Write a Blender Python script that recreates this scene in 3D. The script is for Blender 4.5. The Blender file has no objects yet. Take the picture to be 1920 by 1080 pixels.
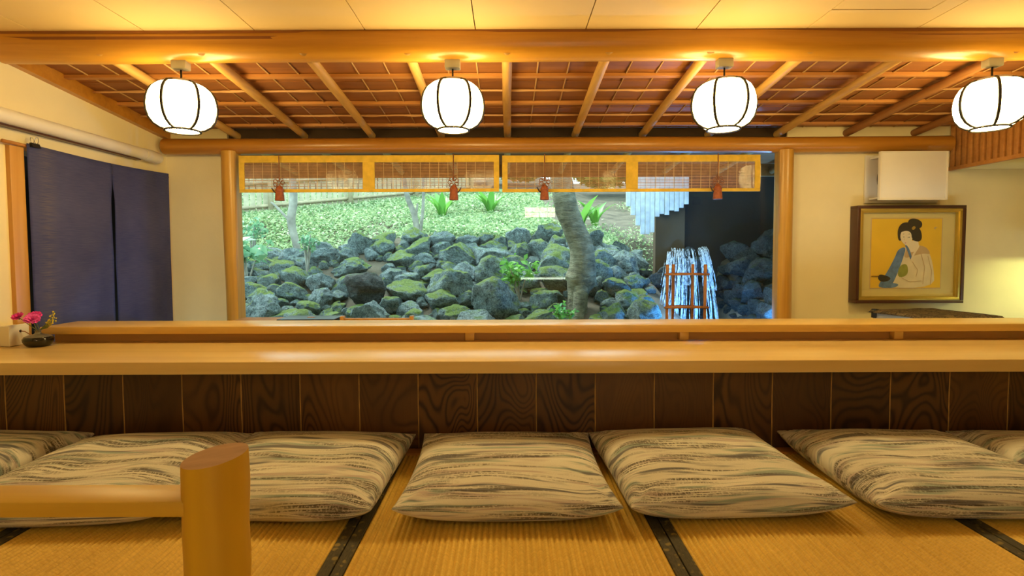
import bpy, bmesh, math, random
from mathutils import Vector, Matrix, noise as mn
import numpy as np

random.seed(7)
SC = bpy.context.scene
COL = SC.collection
R = math.radians
PI = math.pi

# ------------------------------------------------------------------ camera
cam_d = bpy.data.cameras.new('camera')
cam = bpy.data.objects.new('camera', cam_d)
COL.objects.link(cam)
cam_d.sensor_width = 36.0
cam_d.lens = 18.75
cam_d.clip_start = 0.02
cam_d.clip_end = 200
cam_d.shift_x = 8 / 1920
cam_d.shift_y = -20 / 1920
cam.matrix_world = (Matrix.Translation((0, 0, 0.787)) @ Matrix.Rotation(R(90 - 2.6), 4, 'X')
                    @ Matrix.Rotation(R(-0.2), 4, 'Z'))
SC.camera = cam

# ------------------------------------------------------------------ world, view
SC.view_settings.view_transform = 'Standard'
SC.view_settings.look = 'None'
SC.view_settings.gamma = 1.0
SC.view_settings.exposure = 0.22
SC.view_settings.use_curve_mapping = False
world = bpy.data.worlds.new('sky')
SC.world = world
world.use_nodes = True
wb = world.node_tree.nodes['Background']
wb.inputs[0].default_value = (0.74, 0.97, 1.0, 1)
wb.inputs[1].default_value = 3.0
# thin high overcast: a weak, very soft sun over the garden
sun_d = bpy.data.lights.new('sun', 'SUN')
sun_d.energy = 3.6
sun_d.angle = R(12)
sun_d.color = (1.0, 0.97, 0.85)
sun = bpy.data.objects.new('sun', sun_d)
COL.objects.link(sun)
sun.rotation_euler = (R(-28), R(-26), 0)
sun.location = (0, 8, 8)

LAMP_COLOR = (1.0, 0.74, 0.29)
LAMP_POWER = 22.0


# ------------------------------------------------------------------ materials
def srgb(r, g, b):
    f = lambda c: c / 12.92 if c <= 0.04045 else ((c + 0.055) / 1.055) ** 2.4
    return (f(r / 255), f(g / 255), f(b / 255))


class NT:
    def __init__(self, name):
        self.m = bpy.data.materials.new(name)
        self.m.use_nodes = True
        self.t = self.m.node_tree
        self.b = self.t.nodes['Principled BSDF']
        self.out = self.t.nodes['Material Output']

    def n(self, typ, **kw):
        nd = self.t.nodes.new(typ)
        for k, v in kw.items():
            setattr(nd, k, v)
        return nd

    def l(self, a, b):
        self.t.links.new(a, b)

    def val(self, sock, v):
        sock.default_value = v

    def coords(self, scale=(1, 1, 1), kind='Object', rot=(0, 0, 0), rnd=0.0):
        tc = self.n('ShaderNodeTexCoord')
        mp = self.n('ShaderNodeMapping')
        mp.inputs['Scale'].default_value = scale
        mp.inputs['Rotation'].default_value = rot
        src = tc.outputs[kind]
        if rnd:
            oi = self.n('ShaderNodeObjectInfo')
            sc = self.n('ShaderNodeVectorMath', operation='SCALE')
            cb = self.n('ShaderNodeCombineXYZ')
            self.l(oi.outputs['Random'], cb.inputs[0])
            mul = self.n('ShaderNodeMath', operation='MULTIPLY')
            mul.inputs[1].default_value = 7.31
            self.l(oi.outputs['Random'], mul.inputs[0])
            self.l(mul.outputs[0], cb.inputs[1])
            mul2 = self.n('ShaderNodeMath', operation='MULTIPLY')
            mul2.inputs[1].default_value = 3.17
            self.l(oi.outputs['Random'], mul2.inputs[0])
            self.l(mul2.outputs[0], cb.inputs[2])
            self.l(cb.outputs[0], sc.inputs[0])
            sc.inputs['Scale'].default_value = rnd
            ad = self.n('ShaderNodeVectorMath', operation='ADD')
            self.l(src, ad.inputs[0])
            self.l(sc.outputs[0], ad.inputs[1])
            src = ad.outputs[0]
        self.l(src, mp.inputs['Vector'])
        return mp.outputs[0]

    def noise(self, vec, scale=5, detail=3, rough=0.5, dist=0.0):
        nd = self.n('ShaderNodeTexNoise')
        self.l(vec, nd.inputs['Vector'])
        nd.inputs['Scale'].default_value = scale
        nd.inputs['Detail'].default_value = detail
        nd.inputs['Roughness'].default_value = rough
        nd.inputs['Distortion'].default_value = dist
        return nd.outputs[0]

    def ramp(self, fac, stops):
        nd = self.n('ShaderNodeValToRGB')
        el = nd.color_ramp.elements
        while len(el) < len(stops):
            el.new(0.5)
        for e, (p, c) in zip(el, stops):
            e.position = p
            e.color = (*c, 1) if len(c) == 3 else c
        self.l(fac, nd.inputs[0])
        return nd.outputs[0]

    def mix(self, fac, a, b, mode='MIX'):
        nd = self.n('ShaderNodeMix', data_type='RGBA', blend_type=mode)
        for s, v in ((nd.inputs[0], fac), (nd.inputs[6], a), (nd.inputs[7], b)):
            if isinstance(v, (int, float)):
                s.default_value = v
            elif isinstance(v, tuple):
                s.default_value = (*v, 1)
            else:
                self.l(v, s)
        return nd.outputs[2]

    def math(self, op, a, b=0.0):
        nd = self.n('ShaderNodeMath', operation=op)
        for s, v in ((nd.inputs[0], a), (nd.inputs[1], b)):
            if isinstance(v, (int, float)):
                s.default_value = v
            else:
                self.l(v, s)
        return nd.outputs[0]

    def color(self, c):
        if isinstance(c, tuple):
            self.b.inputs['Base Color'].default_value = (*c, 1)
        else:
            self.l(c, self.b.inputs['Base Color'])

    def rough(self, v):
        if isinstance(v, (int, float)):
            self.b.inputs['Roughness'].default_value = v
        else:
            self.l(v, self.b.inputs['Roughness'])

    def bump(self, h, strength=0.2, dist=0.01):
        nd = self.n('ShaderNodeBump')
        nd.inputs['Strength'].default_value = strength
        nd.inputs['Distance'].default_value = dist
        self.l(h, nd.inputs['Height'])
        self.l(nd.outputs[0], self.b.inputs['Normal'])


def plain(name, c, rough=0.5, var=0.12, scale=6, metal=0.0, bump=0.0, spec=0.5):
    t = NT(name)
    v = t.coords(rnd=1.0)
    f = t.noise(v, scale, 4)
    lo = tuple(x * (1 - var) for x in c)
    hi = tuple(min(1, x * (1 + var)) for x in c)
    t.color(t.ramp(f, [(0.3, lo), (0.7, hi)]))
    t.rough(rough)
    t.b.inputs['Metallic'].default_value = metal
    t.b.inputs['Specular IOR Level'].default_value = spec
    if bump:
        t.bump(t.noise(v, scale * 12, 3), bump, 0.01)
    return t.m


def wood(name, c_lo, c_hi, axis='X', rough=0.4, fine=60, stretch=0.05, rnd=1.0, contrast=(0.35, 0.65), coat=0.0, bump=0.06):
    t = NT(name)
    s = {'X': (stretch, 1, 1), 'Y': (1, stretch, 1), 'Z': (1, 1, stretch)}[axis]
    v = t.coords(s, rnd=rnd)
    g = t.noise(v, fine, 4, 0.6, 0.4)
    big = t.noise(v, fine * 0.12, 2, 0.5, 0.6)
    f = t.math('ADD', t.math('MULTIPLY', g, 0.5), t.math('MULTIPLY', big, 0.5))
    t.color(t.ramp(f, [(contrast[0], c_lo), (contrast[1], c_hi)]))
    t.rough(rough)
    t.b.inputs['Coat Weight'].default_value = coat
    t.b.inputs['Coat Roughness'].default_value = 0.25
    t.bump(g, bump, 0.004)
    return t.m


def emit(name, c, s):
    t = NT(name)
    t.t.nodes.remove(t.b)
    e = t.n('ShaderNodeEmission')
    e.inputs[0].default_value = (*c, 1)
    e.inputs[1].default_value = s
    t.l(e.outputs[0], t.out.inputs[0])
    return t.m


def glass_pane(name, tint=(0.97, 1, 1), boost=1.0, ior=1.5):
    t = NT(name)
    t.t.nodes.remove(t.b)
    tr = t.n('ShaderNodeBsdfTransparent')
    tr.inputs[0].default_value = (*tint, 1)
    gl = t.n('ShaderNodeBsdfGlossy')
    gl.inputs['Roughness'].default_value = 0.0
    geo = t.n('ShaderNodeNewGeometry')      # Schlick reflectance, the same on both faces of the sheet
    dt = t.n('ShaderNodeVectorMath', operation='DOT_PRODUCT')
    t.l(geo.outputs['Normal'], dt.inputs[0])
    t.l(geo.outputs['Incoming'], dt.inputs[1])
    g = t.math('SUBTRACT', 1.0, t.math('ABSOLUTE', dt.outputs['Value']))
    fr = t.math('ADD', t.math('MULTIPLY', t.math('POWER', g, 5.0), 0.96), 0.04)
    f = t.math('MULTIPLY', fr, boost)
    mx = t.n('ShaderNodeMixShader')
    t.l(f, mx.inputs[0])
    t.l(tr.outputs[0], mx.inputs[1])
    t.l(gl.outputs[0], mx.inputs[2])
    t.l(mx.outputs[0], t.out.inputs[0])
    return t.m


M = {}
M['plaster'] = plain('plaster', (0.85, 0.73, 0.42), 0.85, 0.05, 3, bump=0.08, spec=0.2)
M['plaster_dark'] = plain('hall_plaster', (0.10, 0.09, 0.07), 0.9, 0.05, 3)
M['ceiling_board'] = plain('ceiling_board', (0.72, 0.53, 0.25), 0.7, 0.05, 1.5, spec=0.3)
M['beam'] = wood('varnished_log', (0.40, 0.165, 0.012), (0.62, 0.30, 0.03), 'X', 0.33, 30, 0.05, coat=0.3)
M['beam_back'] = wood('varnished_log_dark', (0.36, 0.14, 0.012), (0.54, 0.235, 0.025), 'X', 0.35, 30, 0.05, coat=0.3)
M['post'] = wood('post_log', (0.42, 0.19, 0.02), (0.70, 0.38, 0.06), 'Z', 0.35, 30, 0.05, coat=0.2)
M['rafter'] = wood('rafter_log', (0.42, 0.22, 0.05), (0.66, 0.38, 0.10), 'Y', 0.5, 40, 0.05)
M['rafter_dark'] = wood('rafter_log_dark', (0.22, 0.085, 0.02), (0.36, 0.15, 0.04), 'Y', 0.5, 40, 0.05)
M['roof_board'] = wood('roof_board', (0.19, 0.062, 0.013), (0.34, 0.125, 0.028), 'X', 0.55, 14, 0.2)
M['batten'] = wood('batten', (0.42, 0.17, 0.04), (0.60, 0.27, 0.07), 'X', 0.45, 40, 0.05)
M['twig'] = wood('bamboo_twig', (0.50, 0.24, 0.08), (0.72, 0.42, 0.18), 'X', 0.45, 30, 0.1)
M['straw'] = wood('straw', (0.40, 0.22, 0.07), (0.58, 0.35, 0.13), 'Y', 0.6, 30, 0.1)
M['counter'] = wood('counter_wood', (0.66, 0.44, 0.15), (0.82, 0.60, 0.25), 'X', 0.30, 18, 0.05, coat=0.25)
M['shelf'] = wood('shelf_wood', (0.63, 0.40, 0.10), (0.78, 0.53, 0.18), 'X', 0.32, 18, 0.05, coat=0.2)
M['riser'] = wood('riser_wood', (0.45, 0.24, 0.07), (0.58, 0.33, 0.11), 'X', 0.45, 18, 0.05)
M['jamb'] = wood('jamb_wood', (0.52, 0.25, 0.05), (0.68, 0.36, 0.09), 'Z', 0.4, 30, 0.05)
M['rail'] = wood('rail_wood', (0.52, 0.29, 0.03), (0.70, 0.45, 0.055), 'X', 0.4, 24, 0.05)
M['railpost'] = wood('rail_post_wood', (0.44, 0.23, 0.012), (0.74, 0.46, 0.03), 'Z', 0.45, 10, 0.05)
M['end_grain'] = wood('end_grain', (0.33, 0.17, 0.07), (0.52, 0.30, 0.14), 'X', 0.7, 24, 0.3)
M['edge_board'] = wood('edge_board', (0.48, 0.20, 0.03), (0.62, 0.28, 0.05), 'X', 0.4, 24, 0.05)
M['bead'] = plain('bamboo_bead', (0.42, 0.24, 0.06), 0.45, 0.3, 20)
M['dark_gap'] = plain('dark_gap', (0.05, 0.025, 0.008), 0.9)
M['white_paint'] = plain('white_paint', (0.80, 0.76, 0.66), 0.5, 0.03)
M['white_plastic'] = plain('white_plastic', (0.80, 0.74, 0.60), 0.45, 0.04)
M['pipe'] = plain('painted_duct', (0.78, 0.72, 0.60), 0.5, 0.05, 5)
M['black'] = plain('black_metal', (0.015, 0.015, 0.016), 0.4)
M['steel'] = plain('steel', (0.55, 0.54, 0.52), 0.3, 0.05, metal=1.0)
M['grey_metal'] = plain('grey_enamel', (0.42, 0.42, 0.44), 0.4, 0.05)
M['lamp_paper'] = emit('lamp_paper', LAMP_COLOR, LAMP_POWER)
M['lamp_bottom'] = emit('lamp_bottom_glow', LAMP_COLOR, LAMP_POWER * 3.0)
M['fill_lamp'] = emit('fill_lamp_glow', LAMP_COLOR, 9.0)
M['lamp_rib'] = plain('lamp_rib', (0.012, 0.008, 0.004), 0.5)
M['lamp_rim'] = plain('lamp_rim', (0.045, 0.02, 0.006), 0.5)
M['canopy'] = plain('lamp_canopy', (0.42, 0.36, 0.24), 0.5)
M['glass'] = glass_pane('window_glass', (0.95, 1.0, 1.0), 0.42)
M['picture_glass'] = glass_pane('picture_glass', (0.98, 0.98, 0.96), 1.0)
M['gold'] = plain('gold_frame', (0.62, 0.46, 0.10), 0.3, 0.1, metal=0.7)
M['dark_frame'] = plain('dark_frame', (0.075, 0.028, 0.014), 0.35)
M['blind_cloth'] = plain('blind_cloth', (0.78, 0.50, 0.06), 0.7, 0.12, 25, spec=0.2)
M['blind_slat'] = plain('blind_slat', (0.50, 0.26, 0.10), 0.6, 0.2, 30)
M['blind_string'] = plain('blind_string', (0.72, 0.52, 0.24), 0.7)
M['tassel'] = plain('tassel_thread', (0.34, 0.09, 0.03), 0.7, 0.25, 60)
M['cord'] = plain('tassel_cord', (0.30, 0.12, 0.05), 0.7, 0.25, 60)
M['bamboo_brown'] = wood('smoked_bamboo', (0.22, 0.08, 0.02), (0.42, 0.18, 0.05), 'Z', 0.4, 30, 0.1)


def make_panel_wood():
    t = NT('burnt_cedar_panel')
    v = t.coords((1, 1, 1), rnd=9.0)
    warp = t.noise(t.coords((1, 1, 0.55), rnd=9.0), 3.2, 2, 0.5)
    # cathedral grain: contour lines of a stretched noise field
    fld = t.noise(t.coords((1.0, 1.0, 0.33), rnd=9.0), 4.6, 1.2, 0.45, 0.5)
    rip = t.noise(t.coords((1, 1, 0.6), rnd=9.0), 22, 2, 0.5)
    a = t.math('ADD', t.math('MULTIPLY', fld, 190.0), t.math('MULTIPLY', rip, 2.2))
    s = t.math('SINE', a)
    s01 = t.math('MULTIPLY_ADD', s, 0.5)
    s01.node.inputs[2].default_value = 0.5
    pw = t.math('POWER', s01, 2.2)
    fine = t.noise(t.coords((1, 1, 0.04), rnd=9.0), 160, 3, 0.6)
    base = t.ramp(warp, [(0.3, (0.080, 0.034, 0.008)), (0.7, (0.155, 0.070, 0.017))])
    # how strongly a board shows its grain differs from place to place
    stg = t.ramp(t.noise(t.coords((1, 1, 0.3), rnd=23.0), 2.2, 1), [(0.38, (0.22, 0.22, 0.22)), (0.6, (0.95, 0.95, 0.95))])
    k = t.math('MULTIPLY', pw, stg)
    c = t.mix(k, base, (0.018, 0.006, 0.002))
    c = t.mix(t.math('MULTIPLY', fine, 0.35), c, (0.03, 0.010, 0.003))
    oi = t.n('ShaderNodeObjectInfo')
    tone = t.ramp(oi.outputs['Random'], [(0.0, (0.62, 0.58, 0.55)), (1.0, (1.25, 1.2, 1.1))])
    c = t.mix(1.0, c, tone, 'MULTIPLY')
    t.color(c)
    t.rough(0.42)
    t.bump(k, 0.15, -0.002)
    return t.m


M['panel'] = make_panel_wood()


def make_tatami():
    t = NT('tatami_rush')
    v = t.coords((1, 1, 1), rnd=3.0)
    cross = t.noise(t.coords((55, 190, 1), rnd=3.0), 1.0, 2, 0.6)
    streak = t.noise(t.coords((90, 2.5, 1), rnd=3.0), 1.0, 3, 0.6)
    big = t.noise(v, 2.5, 2)
    f = t.math('ADD', t.math('MULTIPLY', streak, 0.22), t.math('ADD', t.math('MULTIPLY', big, 0.38), t.math('MULTIPLY', cross, 0.40)))
    t.color(t.ramp(f, [(0.33, (0.54, 0.33, 0.045)), (0.66, (0.84, 0.58, 0.12))]))
    t.rough(0.5)
    t.b.inputs['Specular IOR Level'].default_value = 0.35
    t.bump(cross, 0.25, 0.003)
    return t.m


M['tatami'] = make_tatami()


def make_border():
    t = NT('tatami_border')
    v = t.coords((1, 1, 1))
    vo = t.n('ShaderNodeTexVoronoi')
    t.l(v, vo.inputs['Vector'])
    vo.inputs['Scale'].default_value = 42
    f = t.ramp(vo.outputs['Distance'], [(0.30, (1, 1, 1)), (0.42, (0, 0, 0))])
    msk = t.ramp(t.noise(v, 30, 2), [(0.45, (0, 0, 0)), (0.55, (1, 1, 1))])
    f2 = t.math('MULTIPLY', f, msk)
    w = t.noise(t.coords((300, 60, 1)), 1, 2)
    base = t.ramp(w, [(0.3, (0.030, 0.026, 0.014)), (0.7, (0.075, 0.062, 0.030))])
    t.color(t.mix(f2, base, (0.22, 0.16, 0.04)))
    t.rough(0.7)
    return t.m


M['border'] = make_border()


def make_cushion_cloth():
    t = NT('ikat_cushion_cloth')
    tc = t.n('ShaderNodeTexCoord')
    uv = tc.outputs['UV']
    oi = t.n('ShaderNodeObjectInfo')

    def field(sx, sy, off, sc=1.0, detail=2, dist=0.0):
        mp = t.n('ShaderNodeMapping')
        mp.inputs['Scale'].default_value = (sx, sy, 1)
        mp.inputs['Location'].default_value = (off, off * 1.7, 0)
        t.l(warped, mp.inputs[0])
        return t.noise(mp.outputs[0], sc, detail, 0.5, dist)

    rnd = t.n('ShaderNodeCombineXYZ')
    k = t.math('MULTIPLY', oi.outputs['Random'], 41.0)
    t.l(k, rnd.inputs[2])
    off = t.n('ShaderNodeVectorMath', operation='ADD')
    t.l(uv, off.inputs[0])
    t.l(rnd.outputs[0], off.inputs[1])
    # slow wave of the stripes across the cushion
    wn = t.noise(off.outputs[0], 3.2, 1)
    wv = t.math('MULTIPLY', t.math('SUBTRACT', wn, 0.5), 0.16)
    cb = t.n('ShaderNodeCombineXYZ')
    t.l(wv, cb.inputs[1])
    ad = t.n('ShaderNodeVectorMath', operation='ADD')
    t.l(off.outputs[0], ad.inputs[0])
    t.l(cb.outputs[0], ad.inputs[1])
    warped = ad.outputs[0]
    base = t.ramp(field(3, 9, 1.0), [(0.3, (0.60, 0.58, 0.51)), (0.7, (0.80, 0.78, 0.71))])

    def layer(c_in, col, sx, sy, off_, lo, hi, amt):
        f = field(sx, sy, off_, 1.0, 2.5, 0.25)
        m_ = t.ramp(f, [(lo, (0, 0, 0)), (hi, (amt, amt, amt))])
        return t.mix(m_, c_in, col)

    c = layer(base, (0.42, 0.30, 0.32), 4.5, 38, 3.0, 0.54, 0.66, 0.6)
    c = layer(c, (0.22, 0.34, 0.33), 4.5, 36, 9.0, 0.56, 0.66, 0.75)
    c = layer(c, (0.12, 0.12, 0.15), 4.2, 34, 17.0, 0.56, 0.66, 0.9)
    # fine dashed dark threads riding in the bands
    for off_, sy_ in ((25.0, 15), (61.0, 21)):
        band = t.ramp(field(3.2, sy_, off_, 1.0, 2, 0.3), [(0.51, (0, 0, 0)), (0.62, (1, 1, 1))])
        thr = t.ramp(field(7, 150, off_ + 6, 1.0, 2), [(0.46, (0, 0, 0)), (0.53, (1, 1, 1))])
        dash = t.ramp(field(210, 70, off_ + 12, 1.0, 1), [(0.36, (0.25, 0.25, 0.25)), (0.52, (1, 1, 1))])
        d = t.math('MULTIPLY', t.math('MULTIPLY', band, thr), dash)
        c = t.mix(t.math('MULTIPLY', d, 0.85), c, (0.07, 0.055, 0.042))
    weave = t.noise(t.coords((420, 420, 420), kind='UV'), 1.0, 1)
    c = t.mix(0.5, c, t.ramp(weave, [(0.3, (0.72, 0.70, 0.68)), (0.7, (1, 1, 1))]), 'MULTIPLY')
    t.color(c)
    t.rough(0.85)
    t.b.inputs['Specular IOR Level'].default_value = 0.15
    t.b.inputs['Sheen Weight'].default_value = 0.15
    t.bump(weave, 0.12, 0.002)
    return t.m


M['cushion'] = make_cushion_cloth()


def make_noren_cloth(worn=False):
    t = NT('indigo_cloth')
    v = t.coords((1, 3, 3))
    slub = t.noise(t.coords((1, 14, 160)), 1.0, 3, 0.6)
    big = t.noise(v, 1.1, 2)
    f = t.math('ADD', t.math('MULTIPLY', slub, 0.4), t.math('MULTIPLY', big, 0.6))
    c = t.ramp(f, [(0.35, (0.110, 0.120, 0.29)), (0.68, (0.195, 0.195, 0.38))])
    if worn:      # sun-faded vertical streak with slubs
        sx = t.n('ShaderNodeSeparateXYZ')
        t.l(t.coords(), sx.inputs[0])
        d = t.math('ABSOLUTE', t.math('ADD', sx.outputs[1], 0.165))
        k = t.ramp(d, [(0.0, (1, 1, 1)), (0.075, (0, 0, 0))])
        sl = t.ramp(t.noise(t.coords((1, 9, 210)), 1.0, 3, 0.7), [(0.42, (0, 0, 0)), (0.62, (0.55, 0.55, 0.55))])
        c = t.mix(t.math('MULTIPLY', k, sl), c, (0.34, 0.29, 0.30))
    t.color(c)
    t.rough(0.75)
    t.b.inputs['Specular IOR Level'].default_value = 0.3
    t.bump(slub, 0.12, 0.003)
    return t.m


M['noren'] = make_noren_cloth()
M['noren_worn'] = make_noren_cloth(True)


def make_rock(name, dark, light, moss, moss_lo, moss_hi):
    t = NT(name)
    v = t.coords(rnd=5.0)
    a = t.noise(v, 3.5, 5, 0.65)
    b = t.noise(v, 14, 4, 0.7)
    stone = t.ramp(t.math('ADD', t.math('MULTIPLY', a, 0.5), t.math('MULTIPLY', b, 0.5)),
                   [(0.36, dark), (0.66, light)])
    geo = t.n('ShaderNodeNewGeometry')
    sx = t.n('ShaderNodeSeparateXYZ')
    t.l(geo.outputs['Normal'], sx.inputs[0])
    m_ = t.math('ADD', t.math('MULTIPLY', sx.outputs[2], 0.45), t.math('MULTIPLY', t.noise(v, 2.6, 4, 0.6), 0.75))
    mk = t.ramp(m_, [(moss_lo, (0, 0, 0)), (moss_hi, (1, 1, 1))])
    mc = t.ramp(b, [(0.3, tuple(x * 0.5 for x in moss)), (0.7, moss)])
    t.color(t.mix(mk, stone, mc))
    t.rough(0.8)
    t.bump(t.noise(v, 7, 8, 0.8), 1.0, 0.12)
    return t.m


M['rock'] = make_rock('mossy_rock', (0.035, 0.075, 0.085), (0.50, 0.70, 0.71), (0.32, 0.50, 0.08), 0.57, 0.76)
M['rock_bare'] = make_rock('bare_rock', (0.04, 0.085, 0.10), (0.58, 0.78, 0.81), (0.22, 0.40, 0.12), 0.74, 0.92)
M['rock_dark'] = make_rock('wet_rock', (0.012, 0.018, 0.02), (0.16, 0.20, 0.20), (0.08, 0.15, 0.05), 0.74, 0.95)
M['soil'] = plain('soil', (0.115, 0.098, 0.068), 0.95, 0.4, 4, bump=0.5)
t = NT('bark')
v = t.coords((1, 1, 3.2))
a_ = t.noise(v, 9, 6, 0.7)
b_ = t.noise(t.coords((1, 1, 0.6)), 7, 3, 0.6)
t.color(t.ramp(t.math('ADD', t.math('MULTIPLY', a_, 0.55), t.math('MULTIPLY', b_, 0.45)), [(0.36, (0.055, 0.055, 0.035)), (0.50, (0.19, 0.19, 0.12)), (0.66, (0.38, 0.38, 0.27))]))
t.rough(0.85)
t.bump(a_, 0.8, 0.05)
M['bark'] = t.m
M['bark_grey'] = plain('grey_bark', (0.30, 0.30, 0.26), 0.85, 0.4, 8, bump=0.4)


def make_leaf(name, lo, hi, trans=0.35):
    t = NT(name)
    geo = t.n('ShaderNodeNewGeometry')
    c = t.ramp(geo.outputs['Random Per Island'], [(0.0, lo), (1.0, hi)])
    t.color(c)
    t.rough(0.45)
    tl = t.n('ShaderNodeBsdfTranslucent')
    t.l(c, tl.inputs[0])
    mx = t.n('ShaderNodeMixShader')
    mx.inputs[0].default_value = trans
    t.l(t.b.outputs[0], mx.inputs[1])
    t.l(tl.outputs[0], mx.inputs[2])
    t.l(mx.outputs[0], t.out.inputs[0])
    return t.m


M['ground_leaf'] = make_leaf('ground_cover_leaf', (0.12, 0.28, 0.10), (0.66, 0.78, 0.46))
M['tree_leaf'] = make_leaf('tree_leaf', (0.14, 0.30, 0.06), (0.50, 0.62, 0.18), 0.45)
M['shrub_leaf'] = make_leaf('shrub_leaf', (0.10, 0.30, 0.18), (0.30, 0.55, 0.32))
M['blade_leaf'] = make_leaf('blade_leaf', (0.10, 0.32, 0.06), (0.26, 0.58, 0.12))
M['fence_slat'] = plain('fence_slat', (0.50, 0.47, 0.33), 0.7, 0.2, 10)
M['fence_rail'] = plain('fence_rail', (0.42, 0.37, 0.24), 0.7, 0.2, 10)
M['plank'] = plain('weathered_plank', (0.70, 0.72, 0.70), 0.8, 0.2, 10)
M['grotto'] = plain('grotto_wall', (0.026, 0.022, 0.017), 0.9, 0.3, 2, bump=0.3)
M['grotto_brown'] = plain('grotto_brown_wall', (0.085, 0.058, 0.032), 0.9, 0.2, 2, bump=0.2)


# ------------------------------------------------------------------ mesh helpers
def box(bm, x0, x1, y0, y1, z0, z1, bev=0.0, seg=2):
    g = bmesh.ops.create_cube(bm, size=1.0)
    vs = g['verts']
    for v in vs:
        v.co = Vector(((x0 + x1) / 2 + v.co.x * (x1 - x0), (y0 + y1) / 2 + v.co.y * (y1 - y0), (z0 + z1) / 2 + v.co.z * (z1 - z0)))
    if bev:
        es = list({e for v in vs for e in v.link_edges})
        bmesh.ops.bevel(bm, geom=es, offset=bev, segments=seg, affect='EDGES', profile=0.5)


def tube(bm, pts, rads, seg=12, caps=True, up=None):
    pts = [Vector(p) for p in pts]
    n = len(pts)
    if isinstance(rads, (int, float)):
        rads = [rads] * n
    rings = []
    prev = None
    for i, p in enumerate(pts):
        d = (pts[min(i + 1, n - 1)] - pts[max(i - 1, 0)]).normalized()
        if prev is None:
            ref = Vector((0, 0, 1)) if abs(d.z) < 0.9 else Vector((1, 0, 0))
            a = d.cross(ref).normalized()
        else:
            a = (prev - d * prev.dot(d)).normalized()
        prev = a
        b = d.cross(a)
        rings.append([bm.verts.new(p + (a * math.cos(2 * PI * k / seg) + b * math.sin(2 * PI * k / seg)) * rads[i]) for k in range(seg)])
    for i in range(n - 1):
        for k in range(seg):
            bm.faces.new((rings[i][k], rings[i][(k + 1) % seg], rings[i + 1][(k + 1) % seg], rings[i + 1][k]))
    if caps:
        bm.faces.new(list(reversed(rings[0])))
        bm.faces.new(rings[-1])
    return rings


def lathe(bm, prof, c=(0, 0, 0), seg=24, cap_bottom=False, cap_top=False):
    rings = []
    for r, z in prof:
        rings.append([bm.verts.new((c[0] + r * math.cos(2 * PI * k / seg), c[1] + r * math.sin(2 * PI * k / seg), c[2] + z)) for k in range(seg)])
    for i in range(len(rings) - 1):
        for k in range(seg):
            bm.faces.new((rings[i][k], rings[i][(k + 1) % seg], rings[i + 1][(k + 1) % seg], rings[i + 1][k]))
    if cap_bottom:
        bm.faces.new(list(reversed(rings[0])))
    if cap_top:
        bm.faces.new(rings[-1])


def prism(bm, poly, y0, y1):
    """flat outline in x,z extruded along y"""
    a = [bm.verts.new((x, y0, z)) for x, z in poly]
    b = [bm.verts.new((x, y1, z)) for x, z in poly]
    n = len(poly)
    bm.faces.new(a)
    bm.faces.new(list(reversed(b)))
    for i in range(n):
        bm.faces.new((a[i], b[i], b[(i + 1) % n], a[(i + 1) % n]))


def to_mesh(name, bm, mat, smooth=False):
    bmesh.ops.recalc_face_normals(bm, faces=bm.faces)
    me = bpy.data.meshes.new(name)
    bm.to_mesh(me)
    bm.free()
    if mat is not None:
        me.materials.append(mat)
    if smooth:
        me.shade_smooth()
        if smooth == 'auto':
            me.set_sharp_from_angle(angle=R(40))
    return me


def link(name, me, parent=None, loc=None, rot=None):
    o = bpy.data.objects.new(name, me)
    COL.objects.link(o)
    if parent is not None:
        o.parent = parent
    if loc is not None:
        o.location = loc
    if rot is not None:
        o.rotation_euler = rot
    return o


def tag(o, label=None, cat=None, group=None, kind=None):
    if label:
        o['label'] = label
    if cat:
        o['category'] = cat
    if group:
        o['group'] = group
    if kind:
        o['kind'] = kind
    return o


def wpos(o):
    p = Vector((0, 0, 0))
    while o is not None:
        p += Vector(o.location)
        o = o.parent
    return p


def obj(name, bm, mat, parent=None, smooth=False, kind=None):
    """mesh built in world coordinates; origin moved to its base; parents must be unrotated"""
    co = [v.co for v in bm.verts]
    lo = Vector((min(c.x for c in co), min(c.y for c in co), min(c.z for c in co)))
    hi = Vector((max(c.x for c in co), max(c.y for c in co), max(c.z for c in co)))
    base = Vector(((lo.x + hi.x) / 2, (lo.y + hi.y) / 2, lo.z))
    for v in bm.verts:
        v.co -= base
    me = to_mesh(name, bm, mat, smooth)
    o = link(name, me, parent, base - (wpos(parent) if parent is not None else Vector()))
    if kind:
        o['kind'] = kind
    return o


def local(name, bm, mat, parent, smooth=False, loc=None, rot=None):
    """mesh built in the parent's local space"""
    return link(name, to_mesh(name, bm, mat, smooth), parent, loc, rot)


def empty(name, loc, rot=None):
    o = bpy.data.objects.new(name, None)
    COL.objects.link(o)
    o.location = loc
    o.empty_display_size = 0.1
    if rot is not None:
        o.rotation_euler = rot
    return o


def bx(name, dims, mat, parent=None, bev=0.0, kind=None, smooth=False):
    bm = bmesh.new()
    box(bm, *dims, bev=bev)
    return obj(name, bm, mat, parent, smooth='auto' if bev else smooth, kind=kind)


def copy_tree(o, parent=None):
    c = o.copy()
    COL.objects.link(c)
    c.parent = parent
    for ch in list(o.children):
        copy_tree(ch, c)
    return c


def fast_mesh(name, verts, faces, mat, parent=None, loc=(0, 0, 0)):
    me = bpy.data.meshes.new(name)
    me.from_pydata(verts, [], faces)
    me.materials.append(mat)
    me.update()
    return link(name, me, parent, loc)


# ================================================================== STRUCTURE
XL, YB, XR, YR = -2.27, 3.58, 4.4, -2.6
ZC = 1.765

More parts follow.
